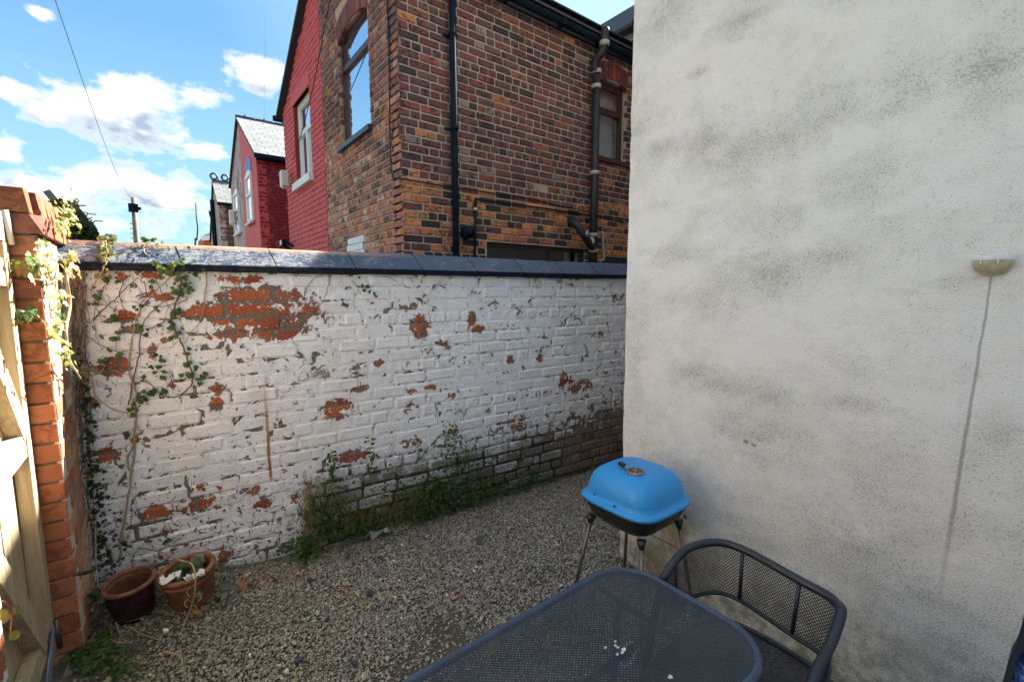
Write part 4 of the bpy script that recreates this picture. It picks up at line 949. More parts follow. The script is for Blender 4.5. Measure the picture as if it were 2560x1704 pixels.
fr = window(rdh, (XB, YR, 0), (0, 1, 0), (-1, 0, 0), hr[0][0], hr[0][1], hr[0][2], hr[0][3], .07, M['white_pvc'], M['glass_sky'], transom=onx(757, 318, XB).z, mull=(hr[0][0]+hr[0][1])/2, fw=.055)
m = MB(); m.box((XB-.07, wr[0]-.05, wr[2]-.12), (XB+.08, wr[1]+.06, wr[2]-.004)); m.build('sill', M['white_pvc'], rdh)
m = MB(); e = [(XB-.09, YRE+.12, rzr(YRE+.12)), (5.8, YRE+.12, rzr(YRE+.12)), (5.8, YR, rzr(YR)), (XB-.09, YR, rzr(YR))]
m.add(e+[(x, y, z+.06) for x, y, z in e], [(0, 1, 2, 3), (7, 6, 5, 4), (0, 4, 5, 1), (1, 5, 6, 2), (2, 6, 7, 3), (3, 7, 4, 0)]); m.build('roof', M['slate_dark'], rdh)
m = MB(); g0 = onx(694, 284, XB-.1); m.tube([(XB-.12, YRE+.2, g0.z), (5.8, YRE+.2, g0.z)], .05, 10); m.build('gutter', M['pvc'], rdh)
m = MB(); wall_with_holes(m, (XB+.2, YRE-.2, 0), (1, 0, 0), (0, 1, 0), 0, 3.4, 0, 4.7, []).build('rear_wall', M['red_joint'], rdh)
def alarm_box(px, py, w, h, X, lab):
    c = onx(px, py, X-.12); m = MB(); s_ = w; m.add([(c.x-.05, c.y-s_, c.z-h*.72), (c.x+.05, c.y-s_, c.z-h*.72), (c.x+.05, c.y+s_, c.z-h*.72), (c.x-.05, c.y+s_, c.z-h*.72), (c.x-.05, c.y-s_, c.z+h), (c.x+.05, c.y-s_, c.z+h), (c.x+.05, c.y+s_, c.z+h), (c.x-.05, c.y+s_, c.z+h), (c.x-.03, c.y, c.z-h), (c.x+.05, c.y, c.z-h)],
          [(4, 5, 6, 7), (0, 4, 7, 3), (0, 1, 5, 4), (3, 7, 6, 2), (1, 2, 6, 5), (0, 8, 9, 1), (3, 2, 9, 8), (0, 3, 8), (1, 9, 2)])
    m.box((c.x+.05, c.y-.03, c.z-.05), (X+.02, c.y+.03, c.z+.05)); o = m.build('alarm_box', M['off_white']); return tag(o, lab, 'alarm box')
alarm_box(710, 450, .10, .15, XB, 'off-white alarm box at the left edge of the bright red gable')
# flood light low on the red gable
fl = thing('flood_light', 'small black and white flood light low at the left foot of the bright red gable', 'light', tuple(onx(712, 610, XB-.1)))
c = onx(710, 608, XB-.12); m = MB(); m.box((c.x-.05, c.y-.09, c.z-.05), (c.x+.03, c.y+.09, c.z+.06)); m.build('housing', M['pvc'], fl)
m = MB(); m.box((c.x-.058, c.y-.07, c.z-.035), (c.x-.052, c.y+.07, c.z+.045)); m.build('lens', M['off_white'], fl)
m = MB(); m.bar((c.x, c.y, c.z-.05), (XB+.01, c.y-.02, c.z-.12), .03); m.bar((c.x+.02, c.y-.1, c.z+.02), (XB, c.y-.14, c.z-.06), .04); m.build('bracket', M['pvc'], fl)

# ================================================================== FAR HOUSES
def far_house(nm, lab, yc, ya, ye, ze, za, wallm, jointm, gablem, gable2m, indiv, roofm, lay_seed, x1=5.8, colfn=None, mats=None, zlow=2.2):
    h = thing(nm, lab, 'house', (XB, yc, 0)); gz_ = lambda y: ze+(y-yc)*(za-ze)/(ya-yc) if y < ya else za-(y-ya)*(za-ze)/(ya-yc)
    m = MB(); wall_with_holes(m, (XB+.006, yc+R_, 0), (1, 0, 0), (0, -1, 0), .002, x1-XB, 0, ze, []).build('wall', jointm, h)
    m = MB(); wall_with_holes(m, (XB, yc, 0), (0, 1, 0), (-1, 0, 0), 0, ya-yc, 0, 5, [], top=lambda u: gz_(yc+u), thick=.2).build('gable', gablem, h)
    m = MB(); wall_with_holes(m, (XB+.004, ya, 0), (0, 1, 0), (-1, 0, 0), 0, ye-ya, 0, 5, [], top=lambda u: gz_(ya+u), thick=.2).build('gable', gable2m, h)
    bw = Brickwork(); bw.add(layout(.0, 2.3, zlow, ze-.02, .083, .235, .117, .011, [], 5, lay_seed, .003), (XB+.003, yc, 0), (1, 0, 0), (0, -1, 0), 'far', DB, colfn or (lambda r, u, z: (1., 1., 1.)), wallm if not mats else mats[0], wallm if not mats else mats[1], seed=lay_seed); bw.finish(h, indiv)
    # roof deck and slates
    m = MB(); ov = .14; dz = (za-ze)/(ya-yc); xs = XB-.06
    A = [(xs, yc-ov, ze-ov*dz), (x1, yc-ov, ze-ov*dz), (x1, ya, za), (xs, ya, za), (xs, ye, gz_(ye)), (x1, ye, gz_(ye))]
    m.add(A+[(x, y, z+.025) for x, y, z in A], [(0, 1, 2, 3), (3, 2, 5, 4), (9, 8, 7, 6), (10, 11, 8, 9), (0, 3, 9, 6), (3, 4, 10, 9), (0, 6, 7, 1)]); m.build('roof', M['slate_dark'], h)
    sl_ = Vector((0, ya-yc+ov, za-ze+ov*dz)); Ls = sl_.length; sd_ = sl_.normalized(); nrm = Vector((0, -sd_.z, sd_.y)); rows = int(Ls/.17); rs = random.Random(lay_seed); base = Vector((xs, yc-ov, ze-ov*dz+.03)); mm = []
    for k in range(3):
        q = MB(); w = .30; q.box((.006, 0, 0), (w-.006, .016, .21), None); me = q.mesh('slate', M['slate']); mm.append(me)
    for r_ in range(rows):
        x = xs-.15*(r_ % 2)
        while x < xs+1.75:
            a_ = max(x, xs); p = Vector((a_, 0, 0))+Vector((0, base.y, base.z))+sd_*(r_*Ls/rows)+nrm*(.004+rs.uniform(0, .004))
            o = bpy.data.objects.new('slate', mm[rs.randrange(3)]); COL.objects.link(o); o.parent = h; o.matrix_parent_inverse = wmat(h).inverted()
            y_ = -nrm; o.matrix_basis = Matrix(((((x+.3-a_)/.3), y_.x, sd_.x, p.x), (0, -y_.y, sd_.y, p.y), (0, -y_.z, sd_.z*1.0, p.z), (0, 0, 0, 1))); x += .30
    m = MB()
    x = xs
    while x < xs+2.2:
        m.bar((x, ya, za+.05), (x+.44, ya, za+.05), .12, .06); m.box((x+.2, ya-.02, za+.05), (x+.24, ya+.02, za+.13)); x += .46
    m.build('ridge_tile', M['dark_sill'], h)
    m = MB(); m.tube([(xs, yc-ov-.05, ze-ov*dz-.02), (xs+3, yc-ov-.05, ze-ov*dz-.02)], .055, 8); m.box((XB, yc-.04, ze-.16), (x1, yc-.002, ze-.02)); m.build('gutter', M['pvc'], h)
    return h
H2c = onx(644, 480, XB).y; H2a = onx(596, 330, XB).y; H2a = 14.43; H2c = 12.23
h2 = far_house('shaded_red_house', 'red painted house with worn red side wall and pale slate roof behind the bright gable', H2c, H2a, 16.7, 4.84, 6.2, M['red_far'], M['red_far_joint'], M['red_paint'], M['grey_render'], 260, M['slate'], 51)
def fwin(parent, pxl, pxr, pyt, pyb, lab=None, transom=True, archc=None, sill=M['off_white']):
    a = onx(pxl, (pyt+pyb)/2, XB-.01); b = onx(pxr, (pyt+pyb)/2, XB-.01); zt, zb_ = onx((pxl+pxr)/2, pyt, XB-.01).z, onx((pxl+pxr)/2, pyb, XB-.01).z
    m = MB(); m.box((XB-.001, b.y-.02, zb_-.02), (XB+.02, a.y+.02, zt+.02)); 
    f = window(parent, (XB-.045, b.y, 0), (0, 1, 0), (-1, 0, 0), 0, a.y-b.y, zb_, zt, .0, M['white_pvc'], M['glass_sky'], transom=zb_+(zt-zb_)*.58, fw=.07, sill=.05, sill_m=sill, sash=False)
    if archc:
        q = MB(); n = 8; vs = []
        for i in range(n+1): 
            y = b.y+(a.y-b.y)*i/n; rr = .14*(1-((i/n-.5)*2)**2); vs += [(XB-.02, y, zt+rr*.7), (XB-.02, y, zt+rr+.28)]
        q.add(vs, [(2*i, 2*i+1, 2*i+3, 2*i+2) for i in range(n)]); o = q.build('arch_head', archc, f); s_ = o.modifiers.new('s', 'SOLIDIFY'); s_.thickness = .02
        q = MB(); vs = [(XB-.03, b.y+(a.y-b.y)*i/n, zt+.14*(1-((i/n-.5)*2)**2)*.7) for i in range(n+1)]+[(XB-.03, a.y, zt), (XB-.03, b.y, zt)]
        q.add(vs, [tuple(range(n+3))]); o = q.build('arch_frame', M['white_pvc'], f); s_ = o.modifiers.new('s', 'SOLIDIFY'); s_.thickness = .03
    return f
blue = simple('blue_painted_brick', (.20, .27, .55), .7, 0, .3, 10)
fwin(h2, 618, 632, 432, 558, archc=blue); fwin(h2, 588, 599, 478, 586, archc=M['grey_render'])
alarm_box(579, 545, .13, .22, XB, 'off-white alarm box beside the window of the flaking grey gable')
def cf_dark(r, u, z): return pick(r, [(4, (.07, .05, .04)), (3, (.12, .07, .05)), (2, (.18, .10, .07)), (1, (.3, .14, .07))])
h3c = onx(550, 560, XB).y; h3a = onx(534, 455, XB).y
h3 = far_house('brown_terrace_house', 'brown brick house with ringed ridge tiles, farthest of the row over the wall', h3c, h3a, h3a+2.6, onx(547, 500, XB).z, onx(534, 455, XB).z, M['brick_a'], M['mortar_dark'], M['grey_render'], M['grey_render'], 0, M['slate'], 61, colfn=cf_dark, mats=(M['brick'], M['brick_a']), zlow=3.0)
m = MB(); zz = onx(534, 455, XB).z+.12
for i in range(5):
    c = Vector((XB+.02+.36*i, h3a, zz+.09)); m.tube([c+Vector((math.cos(t)*.11, 0, math.sin(t)*.11)) for t in [2*math.pi*k/12 for k in range(12)]], .04, 6, closed=True)
m.build('ridge_crest', M['rings'], h3)
m = MB(); a = onx(531, 500, XB-.05); m.tube([a, (a.x, a.y, 2.5)], .09, 8); m.bar(onx(526, 530, XB-.05), onx(531, 545, XB-.05), .12); m.build('downpipe', M['pvc'], h3)
# distant small red house
dh = thing('distant_red_house', 'tiny red brick house with white fascia far off, left of the terrace', 'house', tuple(ony(520, 600, 48)))
def Pd(px, py, Y=48): return ony(px, py, Y)
c = Pd(520, 600); m = MB(); a, b = Pd(508, 590), Pd(560, 616); m.box((a.x, 48, 2), (b.x+3, 54, a.z)); m.build('wall', M['brick_bit'], dh)
m = MB(); e = [Pd(504, 591, 47.6), Pd(560, 591, 47.6), ony(560, 575, 51), ony(528, 580, 51)]; m.add([tuple(x) for x in e]+[tuple(x+Vector((0, 0, -.3))) for x in e], [(0, 1, 2, 3), (7, 6, 5, 4), (0, 4, 5, 1), (1, 5, 6, 2), (2, 6, 7, 3), (3, 7, 4, 0)]); m.build('roof', M['slate_dark'], dh)
m = MB(); m.bar(Pd(503, 596, 47.5), Pd(560, 593, 47.5), .2, .35); m.build('fascia', M['white_pvc'], dh)
# main house, upper right
mh = thing('main_terrace_house', 'higher dark slate roof and eaves glimpsed at the top beside the cream wall', 'house', (5.85, 6, 0))
ez = onx(1583, 74, 5.77).z
m = MB(); m.box((5.86, 1.72, 0), (6.4, 11.6, ez+.02)); m.box((6.3, 1.6, ez), (6.4, 11.6, ez+.62)); m.build('wall', M['mortar_front'], mh)
bw = Brickwork(); bw.add(layout(0, 2.6, 4.0, ez-.08, .0824, .235, .117, .011, [], 5, 71), (5.85, 3.6, 0), (0, 1, 0), (-1, 0, 0), 'old', DB, lambda r, u, z: pick(r, [(3, (.55, .2, .06)), (3, (.12, .06, .05)), (1, (.3, .2, .17))]), M['brick'], M['brick_a'], seed=72); bw.finish(mh, 60)
m = MB(); r0 = [(5.70, 1.5, ez+.02), (5.70, 11.7, ez+.02), (6.3, 11.7, ez+.66), (6.3, 1.5, ez+.66)]; m.add(r0+[(x, y, z+.05) for x, y, z in r0], [(0, 1, 2, 3), (7, 6, 5, 4), (0, 4, 5, 1), (1, 5, 6, 2), (2, 6, 7, 3), (3, 7, 4, 0)]); m.build('roof', M['slate_dark'], mh)
m = MB(); m.tube([(5.66, 1.5, ez), (5.66, 4.42, ez)], .06, 10); m.box((5.72, 1.6, ez-.2), (5.84, 4.40, ez-.005)); m.build('gutter', M['pvc'], mh)

# ================================================================== BEYOND THE WALL: pole, sticks, wires, neighbour's wall
tp = thing('telegraph_pole', 'grey telegraph pole with a dark junction box, standing against the low clouds', 'pole', tuple(ony(337, 610, 25)))
a, b = ony(341, 640, 25), ony(334, 494, 25); a = Vector((a.x+.02, 25, 0)); m = MB(); m.tube([a, b], [.15, .10], 10); m.build('pole', M['pole'], tp)
m = MB(); c = ony(333, 517, 24.8); m.box((c.x-.16, 24.7, c.z-.2), (c.x+.16, 24.95, c.z+.12)); m.bar(c+Vector((-.1, 0, -.05)), c+Vector((.25, 0, -.05)), .06, .12); m.build('junction_box', M['pvc'], tp)
m = MB()
for k in range(6): z = ony(337, 560+12*k, 25).z; m.bar((ony(337, 560, 25).x-.17, 25, z), (ony(337, 560, 25).x+.17, 25, z), .03)
m.build('step_iron', M['pole'], tp)
st = MB(); st.tube(smooth_path([Vector((ony(490, 640, 7).x, 7, 0)), ony(490, 640, 7), ony(492, 600, 7), ony(494, 570, 7), ony(491, 545, 7), ony(489, 506, 7)]), .012, 5, taper=.4); tag(st.build('bare_stick', M['stem_dark']), 'thin bare stick poking up behind the coping, right of the telegraph pole', 'stick')
w = MB(); P0 = ony(332, 502, 24.9); P1 = ony(118, -60, 9)
w.tube([P0.lerp(P1, k/16)+Vector((0, 0, -.55*math.sin(math.pi*k/16))) for k in range(17)], .0052, 5); tag(w.build('overhead_wire', M['cable']), 'long thin wire sweeping from the top left sky down to the pole', 'wire')
w = MB(); P1 = ony(520, 522, 40); w.tube([P0.lerp(P1, k/8)+Vector((0, 0, -.2*math.sin(math.pi*k/8))) for k in range(9)], .007, 4); tag(w.build('overhead_wire', M['cable']), 'faint wire running level from the pole to the far terrace', 'wire')
w = MB(); P0 = onx(733, 400, XB-.06); P1 = ony(832, -40, 5.6); w.tube([P0.lerp(P1, k/10)+Vector((0, 0, -.16*math.sin(math.pi*k/10))) for k in range(11)], .006, 5); tag(w.build('drop_wire', M['cable']), 'black drop wire hanging across the bright red gable and its window', 'wire')
w = MB(); w.tube([ony(660, 330, 16), ony(664, -30, 12)], .0018, 4); tag(w.build('overhead_wire', M['cable']), 'hair-thin upright wire in the sky left of the red gable', 'wire')

nw = thing('neighbour_wall', 'short orange brick wall end overgrown with dark ivy, beyond the gate pillar', 'wall', (-.4, 3.75, 0))
m = MB(); a = ony(106, 500, 3.72); b = ony(200, 520, 3.72); m.box((a.x-.2, 3.72, 1.2), (b.x-.02, 4.3, a.z)); m.build('mortar', M['mortar_dark'], nw)
bw = Brickwork(); bw.add(layout(0, b.x-a.x+.2, a.z-.5, a.z+.0, .083, .235, .117, .009, [], 9, 81), (a.x-.2, 3.712, 0), (1, 0, 0), (0, -1, 0), 'old', DB, orange, M['brick_clean'], M['brick_clean_a'], seed=82); bw.finish(nw)
m = MB(); m.bar(ony(117, 478, 3.9), ony(152, 520, 3.9), .05, .035); tag(m.build('timber_batten', M['pole']), 'grey batten sticking up at an angle behind the pillar capping', 'batten')

# ================================================================== FOLIAGE
def ivy_leaf_mesh(mat, seed=0, col=0.0):
    rs = random.Random(seed); out = [(0, -.35), (.22, -.42), (.50, -.22), (.34, .05), (.36, .30), (.16, .28), (0, .62), (-.16, .28), (-.36, .30), (-.34, .05), (-.50, -.22), (-.22, -.42)]
    m = MB(); m.col = (col,)*3; vs = [(0, -.05, .03)]+[(x+rs.uniform(-.03, .03), y+rs.uniform(-.03, .03), -abs(x)*.28-.06*y*y+rs.uniform(-.02, .02)) for x, y in out]
    m.add(vs, [(0, 1+i, 1+(i+1) % 12) for i in range(12)]); return m.mesh('leaf', mat, True)
def round_leaf(col=0): 
    return [(0, -.5, 0), (.35, -.35, .03), (.5, 0, .05), (.33, .36, .02), (0, .5, -.03), (-.33, .36, .02), (-.5, 0, .05), (-.35, -.35, .03)], [(0, 1, 2, 3), (0, 3, 4, 7), (7, 4, 5, 6)]
LM = {k: [ivy_leaf_mesh(M[k], i, i/4) for i in range(4)] for k in ('ivy', 'ivy_lit', 'ivy_autumn', 'dark_ivy')}
def rot_to(nrm, spin, tilt, rs):
    n = (Vector(nrm)+Vector((rs.uniform(-1, 1), rs.uniform(-1, 1), rs.uniform(-1, 1)))*tilt).normalized()
    q = n.to_track_quat('Z', 'Y'); return q.to_matrix().to_4x4() @ Matrix.Rotation(spin, 4, 'Z')
def leaves(parent, pts, nrm, size, kind, rs, tilt=.5):
    for p in pts:
        k = kind if isinstance(kind, str) else rs.choice(kind); o = bpy.data.objects.new('leaf', rs.choice(LM[k])); COL.objects.link(o); s = size*rs.uniform(.6, 1.25)
        o.parent = parent; o.matrix_parent_inverse = wmat(parent).inverted(); o.matrix_basis = Matrix.Translation(p) @ rot_to(nrm, rs.uniform(2.2, 4.1), tilt, rs) @ Matrix.Scale(s, 4)
def leaf_mass(name, parent, pts, nrm, size, mat, seed, tilt=.8, ivy=True):
    rs = random.Random(seed); V = []; F3 = []; C = []; k = 0
    if ivy: base = LM['ivy'][0]; bv = np.array([v.co[:] for v in base.vertices]); bf = np.array([list(p.vertices) for p in base.polygons])
    else:
        v, f = round_leaf(); bv = np.array(v); bf = np.array([(0, 1, 2), (0, 2, 3), (0, 3, 4), (0, 4, 7), (7, 4, 5), (7, 5, 6)])
    for p in pts:
        s = size*rs.uniform(.5, 1.3); A = np.array(Matrix.Translation(p) @ rot_to(nrm, rs.uniform(0, 6.3), tilt, rs) @ Matrix.Scale(s, 4))
        V.append(bv@A[:3, :3].T+A[:3, 3]); F3.append(bf+k); C.append(np.full((len(bf), 3), rs.random())); k += len(bv)
    o = link(name, npmesh(name, np.concatenate(V), np.concatenate(F3), M[mat] if isinstance(mat, str) else mat, np.concatenate(C)), parent); o['kind'] = 'stuff'; return o
rs = random.Random(21)
def wallpt(px, py, r=0, off=.02): return onw(px+rs.gauss(0, 1)*r*.5, py+rs.gauss(0, 1)*r*.5, off+rs.uniform(0, .02))
def vine(parent, pts, r, mat, off=.012, taper=.4, nm='stem', jit=.004, place=None):
    pl_ = place or (lambda x, y: onw(x, y, off)); path = smooth_path([pl_(*p) for p in pts], 5)
    path = [p+Vector((rs.uniform(-jit, jit), rs.uniform(-jit, jit), rs.uniform(-jit, jit))) for p in path]
    m = MB(); m.tube(path, r, 5, taper=taper); return m.build(nm, mat, parent)
iv = thing('wall_ivy', 'thin brown ivy stems with small dark leaves creeping over the left of the white wall', 'ivy', tuple(onw(400, 900)))
stems = [[(300, 1400), (305, 1330), (322, 1240), (335, 1120), (340, 1000), (322, 920), (326, 860), (340, 800), (360, 760), (395, 720), (430, 690)],
    [(322, 1010), (330, 960), (345, 900), (352, 840), (362, 800), (400, 760), (440, 745), (470, 740)], [(455, 690), (448, 740), (430, 790), (440, 830), (455, 860), (470, 900), (482, 940), (478, 960), (462, 980), (435, 992), (405, 985), (375, 960), (345, 940)],
    [(516, 680), (514, 730), (508, 780), (495, 810), (478, 830), (460, 860)], [(235, 800), (262, 770), (290, 745), (320, 715), (345, 692)], [(470, 745), (440, 760), (380, 765), (330, 755)], [(410, 945), (425, 965), (435, 985)],
    [(180, 745), (215, 755), (245, 775), (250, 800)], [(205, 830), (250, 860), (300, 880), (330, 870)], [(240, 905), (280, 925), (330, 940), (370, 960)], [(310, 700), (300, 740), (315, 790), (296, 830), (290, 870), (300, 900)],
    [(360, 700), (365, 740), (345, 780), (350, 820)], [(330, 1180), (318, 1150), (340, 1095), (352, 1080), (340, 1062)], [(440, 1240), (430, 1250)], [(380, 820), (420, 800), (470, 790)], [(330, 900), (380, 870), (430, 840), (455, 815)], [(385, 690), (400, 720), (420, 760), (410, 800)],
    [(275, 690), (250, 740), (235, 800), (245, 860)], [(220, 720), (270, 760), (300, 800)], [(765, 715), (758, 750), (780, 700), (805, 690)], [(828, 690), (812, 740), (800, 765)], [(1100, 700), (1080, 725), (1064, 745)], [(960, 690), (985, 700), (1005, 716)], [(1020, 690), (1035, 705)],
    [(880, 700), (893, 720), (885, 755), (890, 770)], [(1400, 702), (1430, 715), (1440, 724)], [(330, 1260), (326, 1320), (312, 1360)]]
for i, p in enumerate(stems): vine(iv, p, (.0055 if i in (0, 2, 12) else .0035 if i in (1, 3, 4) else .0022), M['stem_dark'] if i % 3 else M['stem'])
cl = [(425, 672, 26, 12), (440, 688, 18, 8), (475, 668, 30, 10), (505, 675, 18, 5), (455, 705, 22, 9), (440, 735, 20, 9), (470, 722, 16, 5), (432, 785, 14, 8), (430, 815, 14, 6), (436, 840, 10, 4), (470, 875, 9, 3), (462, 884, 9, 3), (468, 912, 8, 4), (470, 935, 8, 4), (490, 918, 10, 3),
    (398, 905, 20, 7), (385, 925, 14, 5), (408, 942, 8, 3), (412, 925, 10, 3), (512, 950, 16, 7), (482, 985, 11, 5), (408, 978, 8, 4), (385, 975, 10, 3), (375, 985, 10, 3), (250, 655, 14, 5), (238, 745, 14, 3), (232, 720, 8, 2), (345, 770, 9, 3), (345, 815, 8, 2), (395, 770, 8, 2), (280, 795, 12, 4),
    (290, 843, 12, 5), (282, 805, 10, 3), (285, 880, 12, 4), (258, 910, 14, 4), (350, 815, 10, 3), (365, 830, 7, 2), (400, 818, 7, 2), (354, 1000, 16, 6), (330, 1020, 16, 6), (315, 1090, 8, 4), (455, 945, 9, 2), (915, 722, 12, 6), (930, 735, 10, 4), (855, 760, 9, 3), (873, 762, 9, 3), (890, 690, 7, 2), (375, 1355, 12, 3), (415, 1352, 9, 4), (320, 1360, 12, 4), (360, 945, 8, 2), (300, 705, 8, 2), (380, 712, 10, 3)]
for (x, y, r, n) in cl: leaves(iv, [wallpt(x, y, r) for _ in range(n)], WN, .026, 'ivy', rs)
# ivy trailing over the coping
cz = lambda x, y: onw(x, y, -.01+.0)
ic = thing('coping_ivy', 'yellow green ivy trailing over the sunlit left end of the dark coping', 'ivy', tuple(onw(260, 640)))
def cop(x, y):
    d = ray(x, y); n = (WN+Vector((0, 0, 1.0))).normalized(); o = WA+WN*.045+Vector((0, 0, CZ+.05)); return CAMP+d*((o-CAMP).dot(n)/d.dot(n))
vine(ic, [(262, 600), (266, 630), (262, 660), (256, 682), (240, 705), (228, 722), (230, 745), (248, 758), (278, 768)], .004, M['stem'], off=.05)
vine(ic, [(330, 620), (350, 605), (372, 608), (400, 615), (430, 622)], .0025, M['stem'], place=cop); vine(ic, [(372, 640), (358, 618), (378, 602), (410, 600), (455, 608)], .002, M['stem'], place=cop)
vine(ic, [(292, 640), (320, 630), (345, 632)], .002, M['stem'], place=cop)
leaves(ic, [cop(262+rs.gauss(0, 12), 622+rs.gauss(0, 20)) for _ in range(34)], (WN+Vector((0, 0, 1))).normalized(), .034, ['ivy', 'ivy_lit', 'ivy_lit'], rs)
leaves(ic, [onw(262+rs.gauss(0, 8), 690+rs.gauss(0, 14), .05) for _ in range(9)], WN, .028, ['ivy', 'ivy_lit'], rs)
leaves(ic, [cop(365+rs.gauss(0, 26), 610+rs.gauss(0, 12)) for _ in range(16)], (WN+Vector((0, 0, 1))).normalized(), .018, ['ivy_lit'], rs)
leaves(ic, [onw(372+rs.gauss(0, 9), 600+rs.gauss(0, 3), -.06) for _ in range(6)], WN, .028, ['ivy'], rs)
leaves(ic, [onw(420+rs.gauss(0, 16), 667+rs.gauss(0, 8), .05) for _ in range(12)], WN, .036, ['ivy_lit', 'ivy'], rs)
# ivy on the gate pillar
pv = thing('pillar_ivy', 'sunlit yellow, green and rust coloured ivy hanging over the orange gate pillar', 'ivy', (XL, 2.7, 1.4))
px_ = lambda x, y, off=.02: onx(x, y, XL+off+rs.uniform(0, .03)); pf = lambda x, y: ony(x, y, YP-.02-rs.uniform(0, .03))
def pvine(pts, r, f, mat=M['stem']): m = MB(); m.tube(smooth_path([f(*p) for p in pts], 4), r, 5, taper=.5); m.build('stem', mat, pv)
pvine([(178, 640), (176, 660), (168, 700), (176, 760), (166, 820), (170, 870), (176, 905), (195, 930), (225, 935), (232, 960), (238, 985), (262, 1010), (290, 1025), (320, 1032)], .006, lambda x, y: onx(x, y, XL+.05) if x < 200 else onw(x, y, .10))
pvine([(176, 905), (205, 950), (222, 968)], .003, lambda x, y: onx(x, y, XL+.06)); pvine([(228, 940), (250, 930), (262, 915), (252, 908)], .003, lambda x, y: onw(x, y, .10)); pvine([(238, 950), (258, 958), (270, 965)], .002, lambda x, y: onw(x, y, .10))
pvine([(40, 668), (70, 690), (95, 700), (120, 698), (150, 697), (158, 690)], .004, lambda x, y: ony(x, y, YP-.03) if x < 90 else onx(x, y, XL+.03)); pvine([(45, 790), (70, 775), (95, 790), (112, 810), (130, 830)], .003, lambda x, y: ony(x, y, YP-.03) if x < 90 else onx(x, y, XL+.03))
leaves(pv, [pf(58+rs.gauss(0, 18), 672+rs.gauss(0, 12)) for _ in range(26)], (.3, -1, .2), .034, ['ivy_autumn', 'ivy_lit', 'ivy_lit'], rs)
leaves(pv, [px_(100+rs.gauss(0, 10), 640+rs.gauss(0, 28)) for _ in range(26)], (1, -.3, .2), .032, ['ivy_lit', 'ivy', 'ivy_autumn'], rs)
leaves(pv, [px_(182+rs.gauss(0, 14), 665+rs.gauss(0, 22), .06) for _ in range(26)], (1, -.3, .2), .040, ['ivy_autumn', 'ivy_autumn', 'ivy_lit'], rs)
leaves(pv, [px_(75+rs.gauss(0, 16), 785+rs.gauss(0, 9), .0) if rs.random() < .3 else pf(62+rs.gauss(0, 12), 785+rs.gauss(0, 9)) for _ in range(18)], (.5, -1, .2), .030, ['ivy_lit', 'ivy'], rs)
leaves(pv, [px_(150+rs.gauss(0, 11), 790+rs.gauss(0, 45), .05) for _ in range(32)], (1, -.3, .2), .032, ['ivy_lit', 'ivy_lit', 'ivy'], rs)
leaves(pv, [px_(168+rs.gauss(0, 9), 890+rs.gauss(0, 22), .05) for _ in range(22)], (1, -.3, .2), .022, ['ivy_lit'], rs)
leaves(pv, [onw(215+rs.gauss(0, 13), 930+rs.gauss(0, 8), .10) for _ in range(12)], WN, .022, ['ivy_lit'], rs)
leaf_mass('foliage', pv, [onx(172+rs.gauss(0, 15), 545+rs.gauss(0, 26), XL-.02+rs.uniform(-.02, .12)) for _ in range(230)], (1, -.4, .5), .024, 'ivy_lit', 5)
leaf_mass('foliage', pv, [onx(120+(y-600)*.10+rs.gauss(0, 7), y, XL+.03) for y in [rs.uniform(600, 860) for _ in range(60)]], (1, -.4, .5), .020, 'ivy_lit', 6)
db = thing('dark_ivy_bush', 'dark ivy bush and dead twigs silhouetted behind the pillar top', 'shrub', tuple(ony(210, 560, 3.6)))
leaf_mass('foliage', db, [ony(x, 505+max(0, (x-165))*.95+abs(rs.gauss(0, 1))*22, 3.55+rs.uniform(-.15, .2)) for x in [rs.uniform(130, 238) for _ in range(520)]], (.2, -1, .3), .045, 'dark_ivy', 7)
m = MB()
for k in range(16):
    x0 = rs.uniform(160, 225); y0 = 520+max(0, x0-165)*.9; p0 = ony(x0, y0, 3.6); p1 = ony(x0+rs.uniform(5, 45), y0+rs.uniform(-30, 22), 3.6+rs.uniform(-.1, .1)); m.tube([p0, p0.lerp(p1, .5)+Vector((0, 0, rs.uniform(-.02, .03))), p1], .003, 4)
m.build('twig', M['stem_dark'], db)
# tangle in the wall corner
ct = thing('corner_creeper', 'dark green creeper and bare stems tangled down the left corner of the white wall', 'creeper', tuple(onw(230, 1200)))
leaf_mass('foliage', ct, [onw(205+(y-1000)*.09+abs(rs.gauss(0, 1))*(14+max(0, y-1150)*.10), y, .02+rs.uniform(0, .05)) for y in [rs.triangular(780, 1480, 1400) for _ in range(270)]], WN, .019, 'dark_ivy', 9)
for k in range(20):
    x0 = 178+rs.uniform(0, 32); pts = [(x0+(y-700)*.045+rs.uniform(-7, 7), y) for y in range(680, 1480, 80)]; vine(ct, pts, rs.uniform(.0015, .003), M['stem_dark'] if k % 2 else M['stem'], off=.02, jit=.006)
